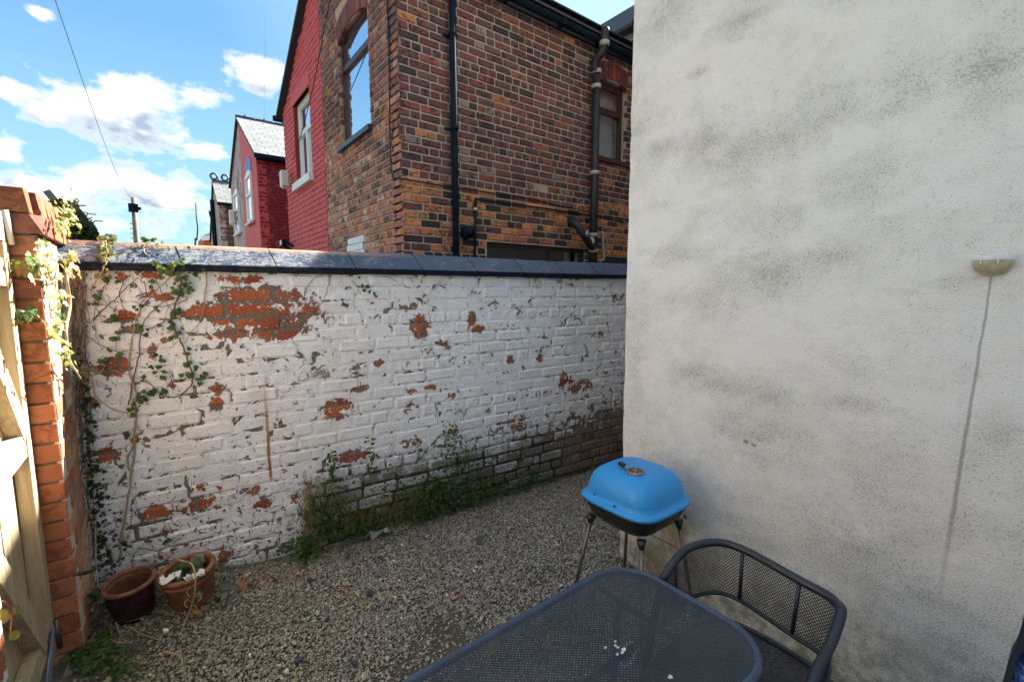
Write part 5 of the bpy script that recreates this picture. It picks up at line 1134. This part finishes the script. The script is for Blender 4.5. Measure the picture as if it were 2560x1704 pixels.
# weeds at the foot of the wall
wd = thing('wall_foot_weeds', 'tangled green weeds and dry brown grass growing up the foot of the white wall', 'weeds', tuple(onw(900, 1250)))
def wp(x, y):
    p = onw(x, y, .02+rs.uniform(0, .05)); g = onz(x, y, .02)
    return p if p.z > .03 else g+Vector((0, 0, rs.uniform(0, .04)))
def blobpts(lst):
    out = []
    for (x, y, rx, ry, n) in lst: out += [wp(x+rs.gauss(0, .5)*rx, y+rs.gauss(0, .5)*ry) for _ in range(n)]
    return out
leaf_mass('foliage', wd, blobpts([(1115, 1235, 75, 45, 800), (1150, 1165, 60, 50, 240), (1060, 1275, 60, 35, 330), (960, 1300, 70, 30, 260), (870, 1320, 70, 26, 160), (840, 1260, 60, 50, 150), (830, 1165, 12, 60, 60), (930, 1150, 12, 60, 50), (1000, 1230, 50, 40, 110), (1130, 1095, 26, 44, 70), (1230, 1215, 60, 28, 170), (1320, 1190, 50, 22, 130), (1310, 1130, 20, 34, 40), (1190, 1245, 50, 24, 170)]), WN, .018, 'weed', 12, ivy=False)
leaf_mass('foliage', wd, blobpts([(765, 1370, 26, 36, 170), (757, 1400, 18, 16, 50), (800, 1290, 30, 50, 120), (700, 1420, 12, 8, 10), (860, 1330, 50, 20, 60)]), (0, -.6, .8), .024, 'weed', 13, ivy=False)
def grass(name, parent, roots, h, mat, seed, lean=None, w=.0016):
    r2 = random.Random(seed); m = MB()
    for p in roots:
        hh = h*r2.uniform(.4, 1.2); d = Vector((r2.uniform(-.6, .6), r2.uniform(-.5, .1), 1))+(lean or Vector()); d.normalize(); side = d.cross(WN).normalized()*w*r2.uniform(.6, 1.5); b = p+d*hh*.55; c = b+(d+Vector((r2.uniform(-.5, .5), r2.uniform(-.6, 0), -.9))).normalized()*hh*.45
        m.col = (r2.random(),)*3; m.add([p-side, p+side, b+side*.8, b-side*.8, c], [(0, 1, 2, 3), (3, 2, 4)])
    o = m.build(name, M[mat], parent, col=True); o['kind'] = 'stuff'
yb = lambda x: 1415-.262*(x-559)
leaf_mass('foliage', wd, [wp(x, yb(x)-2-abs(rs.gauss(0, 9))+rs.uniform(-2, 10)) for x in [rs.uniform(690, 1400) for _ in range(620)]], (WN+Vector((0, 0, .5))).normalized(), .015, 'weed', 18, ivy=False)
grass('dry_tufts', wd, [wp(x, yb(x)+rs.uniform(-14, 8)) for x in [rs.uniform(680, 1450) for _ in range(330)]], .05, 'dry', 19)
grass('dry_grass', wd, blobpts([(770, 1290, 24, 80, 300), (850, 1280, 70, 46, 200), (960, 1260, 90, 36, 170), (930, 1300, 80, 30, 160), (1080, 1245, 60, 46, 100), (820, 1215, 50, 16, 60), (1010, 1300, 40, 30, 160), (1200, 1300, 20, 30, 40)]), .065, 'dry', 14)
grass('green_grass', wd, blobpts([(770, 1290, 34, 70, 80), (900, 1290, 90, 36, 120), (1100, 1230, 90, 46, 120)]), .055, 'weed', 15)
# moss of small weeds in the near left corner
cw = thing('corner_weeds', 'low green weeds and fallen twigs on the concrete below the gate pillar', 'weeds', (-.25, 2.2, .12))
def gp(x, y, dz=.01): 
    g = onz(x, y, .12); g = onz(x, y, gh(g.x, g.y)); return g+Vector((0, 0, dz+rs.uniform(0, .03)))
leaf_mass('foliage', cw, [gp(230+rs.gauss(0, 26), 1650+rs.gauss(0, 26)) for _ in range(130)]+[gp(260+rs.gauss(0, 22), 1625+rs.gauss(0, 16)) for _ in range(70)]+[gp(300+rs.gauss(0, 20), 1680+rs.gauss(0, 18)) for _ in range(60)]+[gp(185+rs.gauss(0, 18), 1640+rs.gauss(0, 18)) for _ in range(50)]+[gp(150+rs.gauss(0, 20), 1600+rs.gauss(0, 10)) for _ in range(20)], (0, -.3, 1), .022, 'weed', 16, ivy=False)
for k in range(9):
    x0, y0 = rs.uniform(225, 330), rs.uniform(1560, 1660); m = MB(); m.tube(smooth_path([gp(x0, y0), gp(x0+rs.uniform(10, 40), y0+rs.uniform(-12, 20)), gp(x0+rs.uniform(40, 80), y0+rs.uniform(-20, 30))], 3), .0022, 4); m.build('twig', M['stem' if k % 2 else 'stem_dark'], cw)
fs_ = thing('red_stemmed_seedling', 'small seedling with red curved stem and round leaves at the left frame edge', 'plant', tuple(onx(10, 1600, -.36)))
q = lambda x, y: onx(x, y, -.37)
m = MB(); m.tube(smooth_path([q(-12, 1560), q(0, 1505), q(16, 1508), q(27, 1525), q(30, 1545), q(26, 1580)], 4), .0022, 5); m.tube([q(30, 1545), q(36, 1530), q(42, 1524)], .0014, 4); m.build('stem', M['stem_red'], fs_)
for (x, y) in ((42, 1524), (10, 1545), (35, 1587), (3, 1535)):
    v, f = round_leaf(); mm_ = MB(); mm_.col = (.45,)*3; mm_.add([Matrix.Translation(q(x, y)) @ rot_to((.5, -1, .4), 0, .3, rs) @ (Vector(p)*.026) for p in v], f); mm_.build('leaf', M['ivy_lit'], fs_, col=True)

# ================================================================== PLANT POTS
PG = .125
def pot(name, lab, c, r, h, body, rimm, tilt=(0, 0), rings=(), soil_z=.5, rim_r=.011, taper=.80):
    t_ = thing(name, lab, 'plant pot', (c[0], c[1], PG)); Rm = Matrix.Rotation(tilt[0], 3, 'X') @ Matrix.Rotation(tilt[1], 3, 'Y'); C = (c[0], c[1], PG)
    prof = [(r*taper*.55, 0), (r*taper*.86, 0), (r*taper*.92, .01)]+[(r*(taper+(1-taper)*math.sin(k/8*1.3)/math.sin(1.3)), .01+(h-.03)*k/8) for k in range(1, 9)]
    m = MB(); m.lathe(prof, C, 40, True, Rm); m.build('body', body, t_)
    inn = [(r-.008, h-.02)]+[(r*(taper+(1-taper)*math.sin(k/8*1.3)/math.sin(1.3))-.012, .01+(h-.03)*k/8) for k in range(8, 1, -1)]
    m = MB(); m.lathe(inn+[(0.001, .01+(h-.03)*.25)], C, 40, True, Rm); m.build('inside', M['inside_pot'], t_)
    def ring(z, rr, tr, nm): m = MB(); m.tube([Vector(C)+Rm@Vector(((r+rr)*math.cos(a), (r+rr)*math.sin(a), z)) for a in [2*math.pi*k/40 for k in range(40)]], tr, 10, closed=True); m.build(nm, rimm, t_)
    ring(h-.014, 0, rim_r, 'rim')
    for (z, rr, tr) in rings: ring(z, rr, tr, 'band')
    m = MB(); m.lathe([(r*.86, h*soil_z), (r*.5, h*soil_z+.008), (.001, h*soil_z+.004)], C, 24, False, Rm); m.build('soil', M['soil'], t_)
    return t_, C, Rm
def rimc(pts, z): ps = [onz(x, y, z) for x, y in pts]; return (ps[0]+ps[1]).x/2, ((ps[2]+ps[3])/2).y, abs(ps[1].x-ps[0].x)/2
PH = .205; cx_, cy_, rr_ = rimc(((262, 1453), (400, 1430), (309, 1480), (354, 1411)), PG+PH-.01)
rr1 = rr_; cx1, cy1 = cx_, cy_; pot('plum_pot', 'empty plum glazed pot with terracotta rim, nearer the gate pillar', (cx_, cy_), rr_-.008, PH, M['glaze'], M['terracotta'], (math.radians(5), math.radians(-4)), soil_z=.30)
PH2 = .20; cx_, cy_, rr_ = rimc(((406, 1438), (552, 1413), (452, 1468), (510, 1380)), PG-.02+PH2-.01)
p2, C2, R2 = pot('terracotta_pot', 'ribbed terracotta pot holding ivy, a glass and white tissue', (cx_, cy_), rr_-.008, PH2, M['terracotta'], M['terracotta'], (math.radians(4), math.radians(-6)), rings=((PH2-.048, -.003, .009),), soil_z=.55, rim_r=.013)
c2 = Vector((cx_, cy_, PG+PH2*.62))
pi_ = thing('potted_ivy', 'broad dark ivy leaves growing out of the ribbed terracotta pot', 'ivy', tuple(c2))
leaves(pi_, [c2+Vector((rs.uniform(-.07, .05), rs.uniform(-.07, .05), rs.uniform(.03, .10))) for _ in range(14)], (0, -.8, .8), .050, 'ivy', rs, .6)
leaves(pi_, [c2+Vector((rs.uniform(-.02, .12), -rr_-.01, rs.uniform(-.10, -.01))) for _ in range(8)], (0, -1, .4), .034, 'ivy', rs, .6)
leaves(pi_, [Vector((cx1-rr1-.02, cy1-.03, PG+PH*.8))+Vector((rs.uniform(-.03, .03), rs.uniform(-.03, .03), rs.uniform(-.06, .05))) for _ in range(9)], (.3, -1, .4), .034, 'dark_ivy', rs, .6)
zr = PG+PH2
def gq(x, y, z): return onz(x, y, z)
m = MB(); m.tube(smooth_path([gq(300, 1376, .30), gq(345, 1369, .33), gq(400, 1378, .36), gq(445, 1398, .38), gq(478, 1408, .37), gq(488, 1440, .34), gq(487, 1475, .28), gq(478, 1515, .20), gq(464, 1550, .15), gq(452, 1582, .13)]), .0042, 6, taper=.7); m.build('stem', M['stem'], pi_)
for (x, y, s) in ((478, 1470, -1), (492, 1482, 1), (472, 1498, -1), (482, 1512, 1)):
    m = MB(); z = .28-(y-1470)*.0014; m.tube(smooth_path([gq(x, y, z), gq(x+8*s, y+2, z), gq(x+10*s, y+12, z), gq(x+3*s, y+20, z)], 3), .0016, 4); m.build('tendril', M['stem'], pi_)
m = MB(); m.tube(smooth_path([gp(440, 1612), gp(420, 1640), gp(418, 1648), gp(448, 1652), gp(456, 1664), gp(440, 1680)], 4), .0035, 5); tag(m.build('root_twig', M['stem']), 'pale bent twig lying on the gravel in front of the terracotta pot', 'twig')
m = MB(); m.tube(smooth_path([gq(238, 1300, .55), gq(240, 1400, .38), gq(246, 1465, .28), gq(254, 1497, .23), gq(270, 1518, .2), gq(286, 1545, .16), gq(296, 1575, .14), gq(309, 1600, .13)], 4), .0038, 5); tag(m.build('hanging_vine', M['stem']), 'bare pale vine hanging in front of the plum glazed pot', 'vine')
def crumple(name, c, sx, sy, sz, mat, lab, cat, seed, n=7, flat=.35):
    r2 = random.Random(seed); vs = []
    for j in range(n):
        for i in range(n): vs.append(Vector(c)+Vector(((i/(n-1)-.5)*sx*r2.uniform(.75, 1.1), (j/(n-1)-.5)*sy*r2.uniform(.7, 1.1), (r2.uniform(0, 1)**1.5)*sz)))
    m = MB(); m.add(vs, [(j*n+i, j*n+i+1, (j+1)*n+i+1, (j+1)*n+i) for j in range(n-1) for i in range(n-1)]); o = m.build(name, mat); s_ = o.modifiers.new('s', 'SOLIDIFY'); s_.thickness = .002; return tag(o, lab, cat)
tz_ = PG+PH2-.012
a = onz(425, 1450, tz_); crumple('tissue', a, .085, .05, .035, M['tissue'], 'crumpled white tissue over the left rim of the terracotta pot', 'tissue', 3)
a = onz(486, 1442, tz_); crumple('tissue', a, .08, .04, .03, M['tissue'], 'crumpled white tissue at the front of the terracotta pot, right of the leaves', 'tissue', 5)
gc = c2+Vector((.03, .03, .035)); m = MB(); m.lathe([(.022, 0), (.034, .02), (.036, .05), (.033, .052), (.030, .02), (.018, .006)], (0, 0, 0), 20, True, Matrix.Rotation(-.9, 3, 'X')); m.v = [(x+gc.x, y+gc.y, z+gc.z) for x, y, z in m.v]
def gl():
    t = NT('drinking_glass'); return t.out(t.bsdf((.85, .9, .9), .05, None, 0, .5, Transmission_Weight=.85, IOR=1.3))
tag(m.build('drinking_glass', gl()), 'tipped drinking glass lying in the terracotta pot', 'glass')

# ================================================================== LITTER ON THE GRAVEL
def chip(px, py, s, lab, mat=M['slate_chip'], nm='slate_piece', cat='slate', seed=0, th=.008, grp='pieces of broken slate on the gravel', tall=1.0):
    r2 = random.Random(seed+px); c = gp(px, py, .0); c.z = gh(c.x, c.y)+.022; s = s*1.25; n = 6; ang = sorted(r2.uniform(0, 6.28) for _ in range(n)); M4 = Matrix.Translation(c) @ rot_to((0, -.2, 1), r2.uniform(0, 6), .28*tall, r2)
    top = [M4@Vector((math.cos(a)*s*r2.uniform(.7, 1.1), math.sin(a)*s*.6*r2.uniform(.7, 1.1), th)) for a in ang]; bot = [p-(M4.to_3x3()@Vector((0, 0, th*1.6))) for p in top]
    m = MB(); m.add(top+bot, [tuple(range(n)), tuple(range(2*n-1, n-1, -1))]+[(i, n+i, n+(i+1) % n, (i+1) % n) for i in range(n)]); o = m.build(nm, mat); return tag(o, lab, cat, grp)
for i, (x, y, s, lab) in enumerate([(1196, 1357, .032, 'dark slate piece farthest out, in mid gravel between weeds and grill'), (777, 1465, .030, 'triangular dark slate piece in the gravel nearest the white wall'), (925, 1492, .024, 'small oblong slate piece on open gravel, right of the triangular slate'),
    (868, 1397, .018, 'rounded dark slate lump just below the wall weeds'), (954, 1404, .022, 'thin black slate sliver just below the pale crumpled sheet'), (748, 1664, .020, 'small slate piece at the bottom of the frame, below the oak leaf'), (887, 1668, .018, 'grey slate flake at the bottom of the frame, near the table'), (1198, 1409, .014, 'tiny square slate chip near the table edge, below the farthest slate')]):
    chip(x, y, s, lab, seed=i, tall=1.6 if i < 2 else 1)
chip(864, 1473, .011, 'bright orange brick crumb among the slate pieces on the gravel', M['brick_bit'], 'brick_crumb', 'brick crumb', grp=None, th=.01)
chip(1148, 1498, .012, 'orange red brick crumb on the gravel close to the table corner', M['brick_bit'], 'brick_crumb', 'brick crumb', grp=None, th=.008)
chip(1088, 1284, .028, 'broken brick end at the foot of the weeds', M['brick_bit'], 'brick_piece', 'brick piece', grp=None, th=.02)
chip(362, 1550, .030, 'flat pale card scrap lying in front of the plum pot', M['card'], 'card_scrap', 'card', grp=None, th=.003)
chip(416, 1588, .012, 'small bright white stone on the soil before the pots', M['tissue'], 'white_stone', 'stone', grp=None, th=.008)
chip(625, 1650, .009, 'tiny white stone in open gravel near the bottom edge', M['tissue'], 'white_stone', 'stone', grp=None, th=.006)
a = gp(955, 1325, 0); crumple('plastic_sheet', (a.x+.0, a.y-.06, .012), .30, .14, .075, M['plastic_sheet'], 'dirty crumpled pale sheet half buried at the wall foot weeds', 'plastic sheet', 8)
def oak(px, py, s, lab, seed):
    r2 = random.Random(seed); c = gp(px, py, 0); c.z = gh(c.x, c.y)+.038; s = s*1.2; out = []
    for k in range(14): t_ = k/14*2*math.pi; rr = (1 if k % 2 else .62); out.append((math.cos(t_)*.45*rr, math.sin(t_)*rr, r2.uniform(-.1, .2)))
    M4 = Matrix.Translation(c) @ rot_to((.2, -.7, .8), r2.uniform(0, 6), .3, r2) @ Matrix.Scale(s, 4); m = MB(); m.add([M4@Vector(p) for p in [(0, 0, .12)]+out], [(0, 1+i, 1+(i+1) % 14) for i in range(14)]); tag(m.build('dead_leaf', M['oak']), lab, 'leaf', 'dead leaves on the gravel')
oak(612, 1473, .042, 'curled brown oak leaf on the gravel right of the pots', 1); oak(652, 1460, .028, 'smaller brown leaf just right of the curled oak leaf', 2); oak(495, 1548, .026, 'rusty brown leaf on the soil in front of the terracotta pot', 3)
cp = gp(755, 1430, 0); crumple('clear_wrapper', (cp.x, cp.y, .012), .05, .03, .014, M['tissue'], 'small crumpled clear and white wrapper on gravel under the weeds', 'wrapper', 11, 5)

# ================================================================== GRILL
bx_, by_ = 1.822, 1.345; ZR = .66
bb = thing('kettle_grill', 'square charcoal grill with bright blue domed lid on four thin legs', 'grill', (bx_, by_, 0))
def sqring(hx, hy, z, n=48, e=4.2, dx=0, dy=0):
    out = []
    for k in range(n):
        t_ = 2*math.pi*k/n; c_, s_ = math.cos(t_), math.sin(t_); out.append((bx_+dx+hx*math.copysign(abs(c_)**(2/e), c_), by_+dy+hy*math.copysign(abs(s_)**(2/e), s_), z))
    return out
def loft(rings, mat, nm, parent, cap0=False, cap1=False):
    m = MB(); n = len(rings[0]); vs = [p for r_ in rings for p in r_]; fs = [(i*n+k, i*n+(k+1) % n, (i+1)*n+(k+1) % n, (i+1)*n+k) for i in range(len(rings)-1) for k in range(n)]
    if cap0: fs.append(tuple(range(n-1, -1, -1)))
    if cap1: fs.append(tuple((len(rings)-1)*n+k for k in range(n)))
    m.add(vs, fs, True); return m.build(nm, mat, parent)
HX, HY = .212, .216
rings = [sqring(HX-.004, HY-.004, ZR-.014), sqring(HX+.002, HY+.002, ZR-.012), sqring(HX+.006, HY+.006, ZR-.004), sqring(HX+.004, HY+.004, ZR+.006), sqring(HX-.010, HY-.010, ZR+.010), sqring(HX-.020, HY-.020, ZR+.018)]
for k in range(1, 13):
    a = k/12*math.pi/2; f = math.cos(a)**.75; rings.append(sqring((HX-.021)*(.46+.54*f) if k < 12 else .05, (HY-.021)*(.46+.54*f) if k < 12 else .05, ZR+.018+.132*math.sin(a)**.95+(0.006 if k == 12 else 0), e=4.4-.9*k/12))
lid = loft(rings, M['blue_enamel'], 'lid', bb, cap1=True)
vz = ZR+.155; vc = onz(1588, 1178, vz)
m = MB(); m.lathe([(.001, .006), (.014, .007), (.042, .005), (.045, .0), (.038, -.01)], (vc.x, vc.y, vz), 24, True); vv = m.build('vent', M['vent'], lid)
m = MB()
for k in range(8): 
    a = 2*math.pi*k/8+.2; d_ = Vector((math.cos(a), math.sin(a), 0)); m.bar(Vector((vc.x, vc.y, vz+.0065))+d_*.014, Vector((vc.x, vc.y, vz+.0065))+d_*.036, .009, .002)
m.build('vent_slot', M['black_enamel'], vv)
hd = (onz(1562, 1166, vz+.01)-vc); hd.z = 0; m = MB(); m.bar(Vector((vc.x, vc.y, vz+.006))+hd.normalized()*.03, Vector((vc.x, vc.y, vz+.012))+hd.normalized()*.058, .014, .003); m.build('tab_arm', M['vent'], vv)
m = MB(); m.bar(Vector((vc.x, vc.y, vz+.014))+hd.normalized()*.055, Vector((vc.x, vc.y, vz+.022))+hd.normalized()*.085, .022, .016); m.build('tab_grip', M['black_enamel'], vv)
for (px, py) in ((1487, 1234), (1536, 1264)):
    p = onx(px, py, bx_-HX+.012); m = MB(); m.tube([p, p+Vector((-.006, 0, 0))], .0045, 8); m.build('bolt', M['black_enamel'], lid)
loft([sqring(HX-.012, HY-.012, ZR-.012), sqring(HX-.014, HY-.014, ZR-.04), sqring(HX-.035, HY-.035, ZR-.085), sqring(HX-.075, HY-.075, ZR-.125, e=3.6), sqring(HX-.12, HY-.12, ZR-.14, e=3), sqring(.03, .03, ZR-.143, e=2.2)], M['black_enamel'], 'bowl', bb, cap1=True)
for sx in (-1, 1):
    for sy in (-1, 1):
        p = Vector((bx_+sx*(HX-.065), by_+sy*(HY-.065), ZR-.11)); q_ = Vector((bx_+sx*(HX+.01), by_+sy*(HY+.01), .0)); d_ = (q_-p).normalized()
        m = MB(); m.tube([p+d_*.03, q_], .0095, 10); lg = m.build('leg', M['steel'], bb)
        m = MB(); m.tube([p+d_*.005, p+d_*.045], [.024, .013], 12); m.build('leg_socket', M['black_enamel'], lg)
m = MB(); p = onx(1697, 1298, bx_+HX*.86); p = Vector((bx_+HX-.075, by_-HY+.028, ZR-.075)); m.tube([p, p+Vector((.002, -.014, 0))], .010, 10); m.build('wing_nut', M['steel'], bb)
# wire rack behind it
rk = thing('wire_rack', 'thin rusty wire grill rack leaning on the cream wall below the blue grill', 'rack', (2.13, 1.43, 0))
y0, y1 = 1.30, 1.565; zt_ = .255
def rp(y, z): return Vector((2.10+.08*z/zt_, y, z+.01))
m = MB(); r_ = .03; loop = [rp(y1, 0), rp(y1, zt_-r_), rp(y1-r_*.3, zt_-r_*.3), rp(y1-r_, zt_), rp(y0+r_, zt_), rp(y0+r_*.3, zt_-r_*.3), rp(y0, zt_-r_), rp(y0, 0)]; m.tube(loop, .0028, 6, closed=True); m.build('frame', M['wire'], rk)
for k in range(1, 15): m = MB(); y = y0+(y1-y0)*k/15; m.tube([rp(y, 0), rp(y, zt_)], .0014, 4); m.build('rod', M['wire'], rk)
m = MB(); m.tube([rp(y0, .14), rp(y1, .14)], .0017, 4); m.build('cross_rod', M['wire'], rk)

# ================================================================== TABLE
TX, TY, TA, TB, TN, TZ = .7875, .718, .4775, .261, .145, .72
def expanded(fn, du, dv, u0, u1, v0, v1, inside, w, th, mat, name, parent):
    """expanded-metal mesh: zig-zag strands with real width and thickness mapped by fn(u, v) -> point, normal"""
    V = []; F = []; nu = int((u1-u0)/du); nv = int((v1-v0)/dv)
    def strand(a, b):
        pa, na = fn(*a); pb, nb = fn(*b); d_ = pb-pa; s_ = d_.cross(na).normalized()*w/2; t_ = na*th; k = len(V)
        for (p, n_) in ((pa, t_), (pb, t_)): V.extend(((p-s_)[:], (p+s_)[:], (p+s_-n_)[:], (p-s_-n_)[:]))
        F.extend(((k, k+4, k+5, k+1), (k+1, k+5, k+6, k+2), (k+3, k+2, k+6, k+7), (k, k+3, k+7, k+4)))
    for j in range(nv+1):
        for i in range(nu+1):
            u = u0+i*du+(du/2 if j % 2 else 0); v = v0+j*dv
            for s_ in (-1, 1):
                b = (u+s_*du/2, v+dv)
                if inside(u, v) and inside(*b): strand((u, v), b)
    return link(name, npmesh(name, np.array(V), np.array(F), mat), parent)
tb = thing('mesh_table', 'dark blue-grey expanded metal garden table with rounded corners in the foreground', 'table', (TX, TY, 0))
ins = lambda u, v: math.hypot(max(abs(u-TX)-(TA-TN), 0), max(abs(v-TY)-(TB-TN), 0)) < TN-.008 and abs(u-TX) < TA-.008 and abs(v-TY) < TB-.008
expanded(lambda u, v: (Vector((u, v, TZ-.003)), Vector((0, 0, 1))), .0125, .0052, TX-TA, TX+TA, TY-TB, TY+TB, ins, .0034, .0016, M['table_mesh'], 'tabletop_mesh', tb)
rim = []
for (sx, sy, a0) in ((1, 1, 0), (-1, 1, 90), (-1, -1, 180), (1, -1, 270)):
    for k in range(13): t_ = math.radians(a0+k*7.5); rim.append((TX+sx*(TA-TN)+TN*math.cos(t_), TY+sy*(TB-TN)+TN*math.sin(t_), TZ-.012))
m = MB(); m.tube(rim, .0125, 10, closed=True); m.build('tabletop_rim', M['table_metal'], tb)
m = MB()
for sx in (-.3, .3): m.bar((TX+sx, TY-TB+.03, TZ-.014), (TX+sx, TY+TB-.03, TZ-.014), .014, .012)
m.bar((TX-TA+.03, TY, TZ-.030), (TX+TA-.03, TY, TZ-.028), .014, .012); m.build('underframe', M['table_metal'], tb)
for sx in (-1, 1):
    for sy in (-1, 1): m = MB(); m.tube(smooth_path([(TX+sx*.30, TY+sy*.12, TZ-.03), (TX+sx*.34, TY+sy*.17, TZ-.10), (TX+sx*.37, TY+sy*.20, .35), (TX+sx*.40, TY+sy*.23, 0)], 4), .0125, 8); m.build('leg', M['table_metal'], tb)
# droppings and grit lying on the mesh, pale loop seen beneath
a = onz(1541, 1618, TZ+.001)
for i, (px, py, s_) in enumerate([(1559, 1622, .008), (1545, 1617, .006), (1556, 1630, .006), (1538, 1612, .006), (1539, 1602, .005), (1514, 1618, .005), (1543, 1634, .005), (1719, 1537, .003), (1676, 1690, .008)]):
    c = onz(px, py, TZ+.001); r2 = random.Random(i); n = 7; pts = [(c.x+math.cos(2*math.pi*k/n)*s_*r2.uniform(.5, 1.2), c.y+math.sin(2*math.pi*k/n)*s_*r2.uniform(.4, 1), TZ+.0005) for k in range(n)]
    m = MB(); m.add(pts+[(x, y, z+.0012) for x, y, z in pts], [tuple(range(n, 2*n))]+[(k, (k+1) % n, n+(k+1) % n, n+k) for k in range(n)]); m.build('white_splash', M['tissue'], tb)
lp = []
for k in range(28): t_ = 2*math.pi*k/28; c = onz(1570+math.cos(t_)*17-math.sin(t_)*9, 1634+math.sin(t_)*31, TZ-.04); lp.append(c)
m = MB(); m.tube(lp, .0032, 6, closed=True); tag(m.build('white_cord_loop', M['tissue']), 'loop of white cord seen through the mesh of the tabletop', 'cord')

# ================================================================== CHAIR
ch = thing('mesh_chair', 'charcoal tub chair with curved expanded metal back between the table and the cream wall', 'chair', (1.35, .6, 0))
ZT, ZL = .74, .555
top = [tuple(onx(1655, 1470, 1.335)), tuple(ony(1660, 1442, .852))]+[tuple(onz(x, y, ZT)) for (x, y) in ( (1700, 1385), (1740, 1362), (1800, 1355), (1857, 1372), (1920, 1405), (2000, 1450), (2060, 1482), (2090, 1505), (2103, 1530))]
arm = [tuple(ony(x, y, .389)) for (x, y) in ((2080, 1600), (2060, 1640), (2030, 1704))]+[(1.20, .385, .52), (1.15, .385, .30), (1.12, .385, .0)]
larm = [(1.15, .84, 0), (1.19, .84, .25), (1.24, .845, .45), (1.285, .85, .58)]
tp_ = smooth_path(larm+top+arm, 6); m = MB(); m.tube(tp_, .0145, 10); m.build('tube_frame', M['chair_metal'], ch)
tsm = smooth_path(top+arm[:2], 8); cen = Vector((1.30, .60, 0))
def low_of(p): c_ = (Vector((p.x, p.y, 0))-cen); q_ = cen+c_*.93; return Vector((q_.x, q_.y, p.z-(ZT-ZL)*(1 if p.z > .70 else max(.25, 1-(.70-p.z)*12))))
lowp = [low_of(p) for p in tsm]; m = MB(); m.tube(lowp, .0075, 8); m.build('lower_rail', M['chair_metal'], ch)
L = [0]
for a, b in zip(tsm[:-1], tsm[1:]): L.append(L[-1]+(b-a).length)
def back_fn(u, v):
    u = min(max(u, 0), L[-1]-1e-6); i = max(0, min(len(L)-2, int(np.searchsorted(L, u))-1)); f = (u-L[i])/(L[i+1]-L[i]+1e-9); a = tsm[i].lerp(tsm[i+1], f); b = lowp[i].lerp(lowp[i+1], f); p = a.lerp(b, v)
    tdir = (tsm[i+1]-tsm[i]).normalized(); n_ = tdir.cross((b-a).normalized()).normalized(); 
    if n_.dot(cen-p) < 0: n_ = -n_
    return p, n_
expanded(back_fn, .0115, .0060/.185, 0, L[-1], .03, .97, lambda u, v: 0 <= u <= L[-1] and v <= 1.0, .0021, .0014, M['chair_mesh'], 'back_mesh', ch)
for (px, py) in ((1857, 1372), (2000, 1450), (1690, 1393)):
    c = onz(px, py, ZT); i = min(range(len(tsm)), key=lambda k: (tsm[k]-c).length); m = MB(); m.tube([tsm[i], lowp[i]], .0065, 8); m.build('back_upright', M['chair_metal'], ch)
sins = lambda u, v: abs((u-1.365)/.262)**3.6+abs((v-.60)/.215)**3.6 < 1
expanded(lambda u, v: (Vector((u, v, .45-.012*(1-((u-1.365)/.262)**2)*(1-((v-.60)/.215)**2))), Vector((0, 0, 1))), .0105, .0046, 1.09, 1.64, .375, .825, sins, .0034, .0015, M['chair_mesh'], 'seat_mesh', ch)
m = MB(); m.tube([Vector((1.365+.262*math.copysign(abs(math.cos(t_))**.56, math.cos(t_)), .60+.215*math.copysign(abs(math.sin(t_))**.56, math.sin(t_)), .45)) for t_ in [2*math.pi*k/48 for k in range(48)]], .010, 8, closed=True); m.build('seat_rim', M['chair_metal'], ch)
for y in (.40, .80): m = MB(); m.tube([(1.17, y, .443), (1.56, y, .443)], .010, 8); m.build('seat_rail', M['chair_metal'], ch)

# ================================================================== PATTERNED CUSHION at the right edge
bg_ = thing('patterned_cushion', 'blue patterned cushion with charcoal edge at the bottom right corner of the frame', 'cushion', tuple(onx(2580, 1640, 1.45)))
e0 = [onx(*p, 1.42) for p in ((2600, 1470), (2560, 1535), (2547, 1590), (2540, 1612), (2522, 1645), (2505, 1710), (2480, 1830))]
m = MB(); n = len(e0); off = Vector((0.0, -.011, -.002)); dep = Vector((.05, 0, 0))
m.add([*e0, *[p+off for p in e0], *[p+dep for p in e0], *[p+off+dep for p in e0]], [(i, i+1, n+i+1, n+i) for i in range(n-1)]+[(2*n+i+1, 2*n+i, 3*n+i, 3*n+i+1) for i in range(n-1)]+[(i+1, i, 2*n+i, 2*n+i+1) for i in range(n-1)]); m.build('edging', M['bag_edge'], bg_)
m = MB(); rows = 6; vs = []
for j in range(rows):
    f = j/(rows-1)
    for p in e0: vs.append(p+off*1.0+Vector((.025-.03*math.sin(f*math.pi), -.10*f, -.01*f)))
m.add(vs, [(j*n+i, j*n+i+1, (j+1)*n+i+1, (j+1)*n+i) for j in range(rows-1) for i in range(n-1)], True); m.build('cover', M['bag_cloth'], bg_)
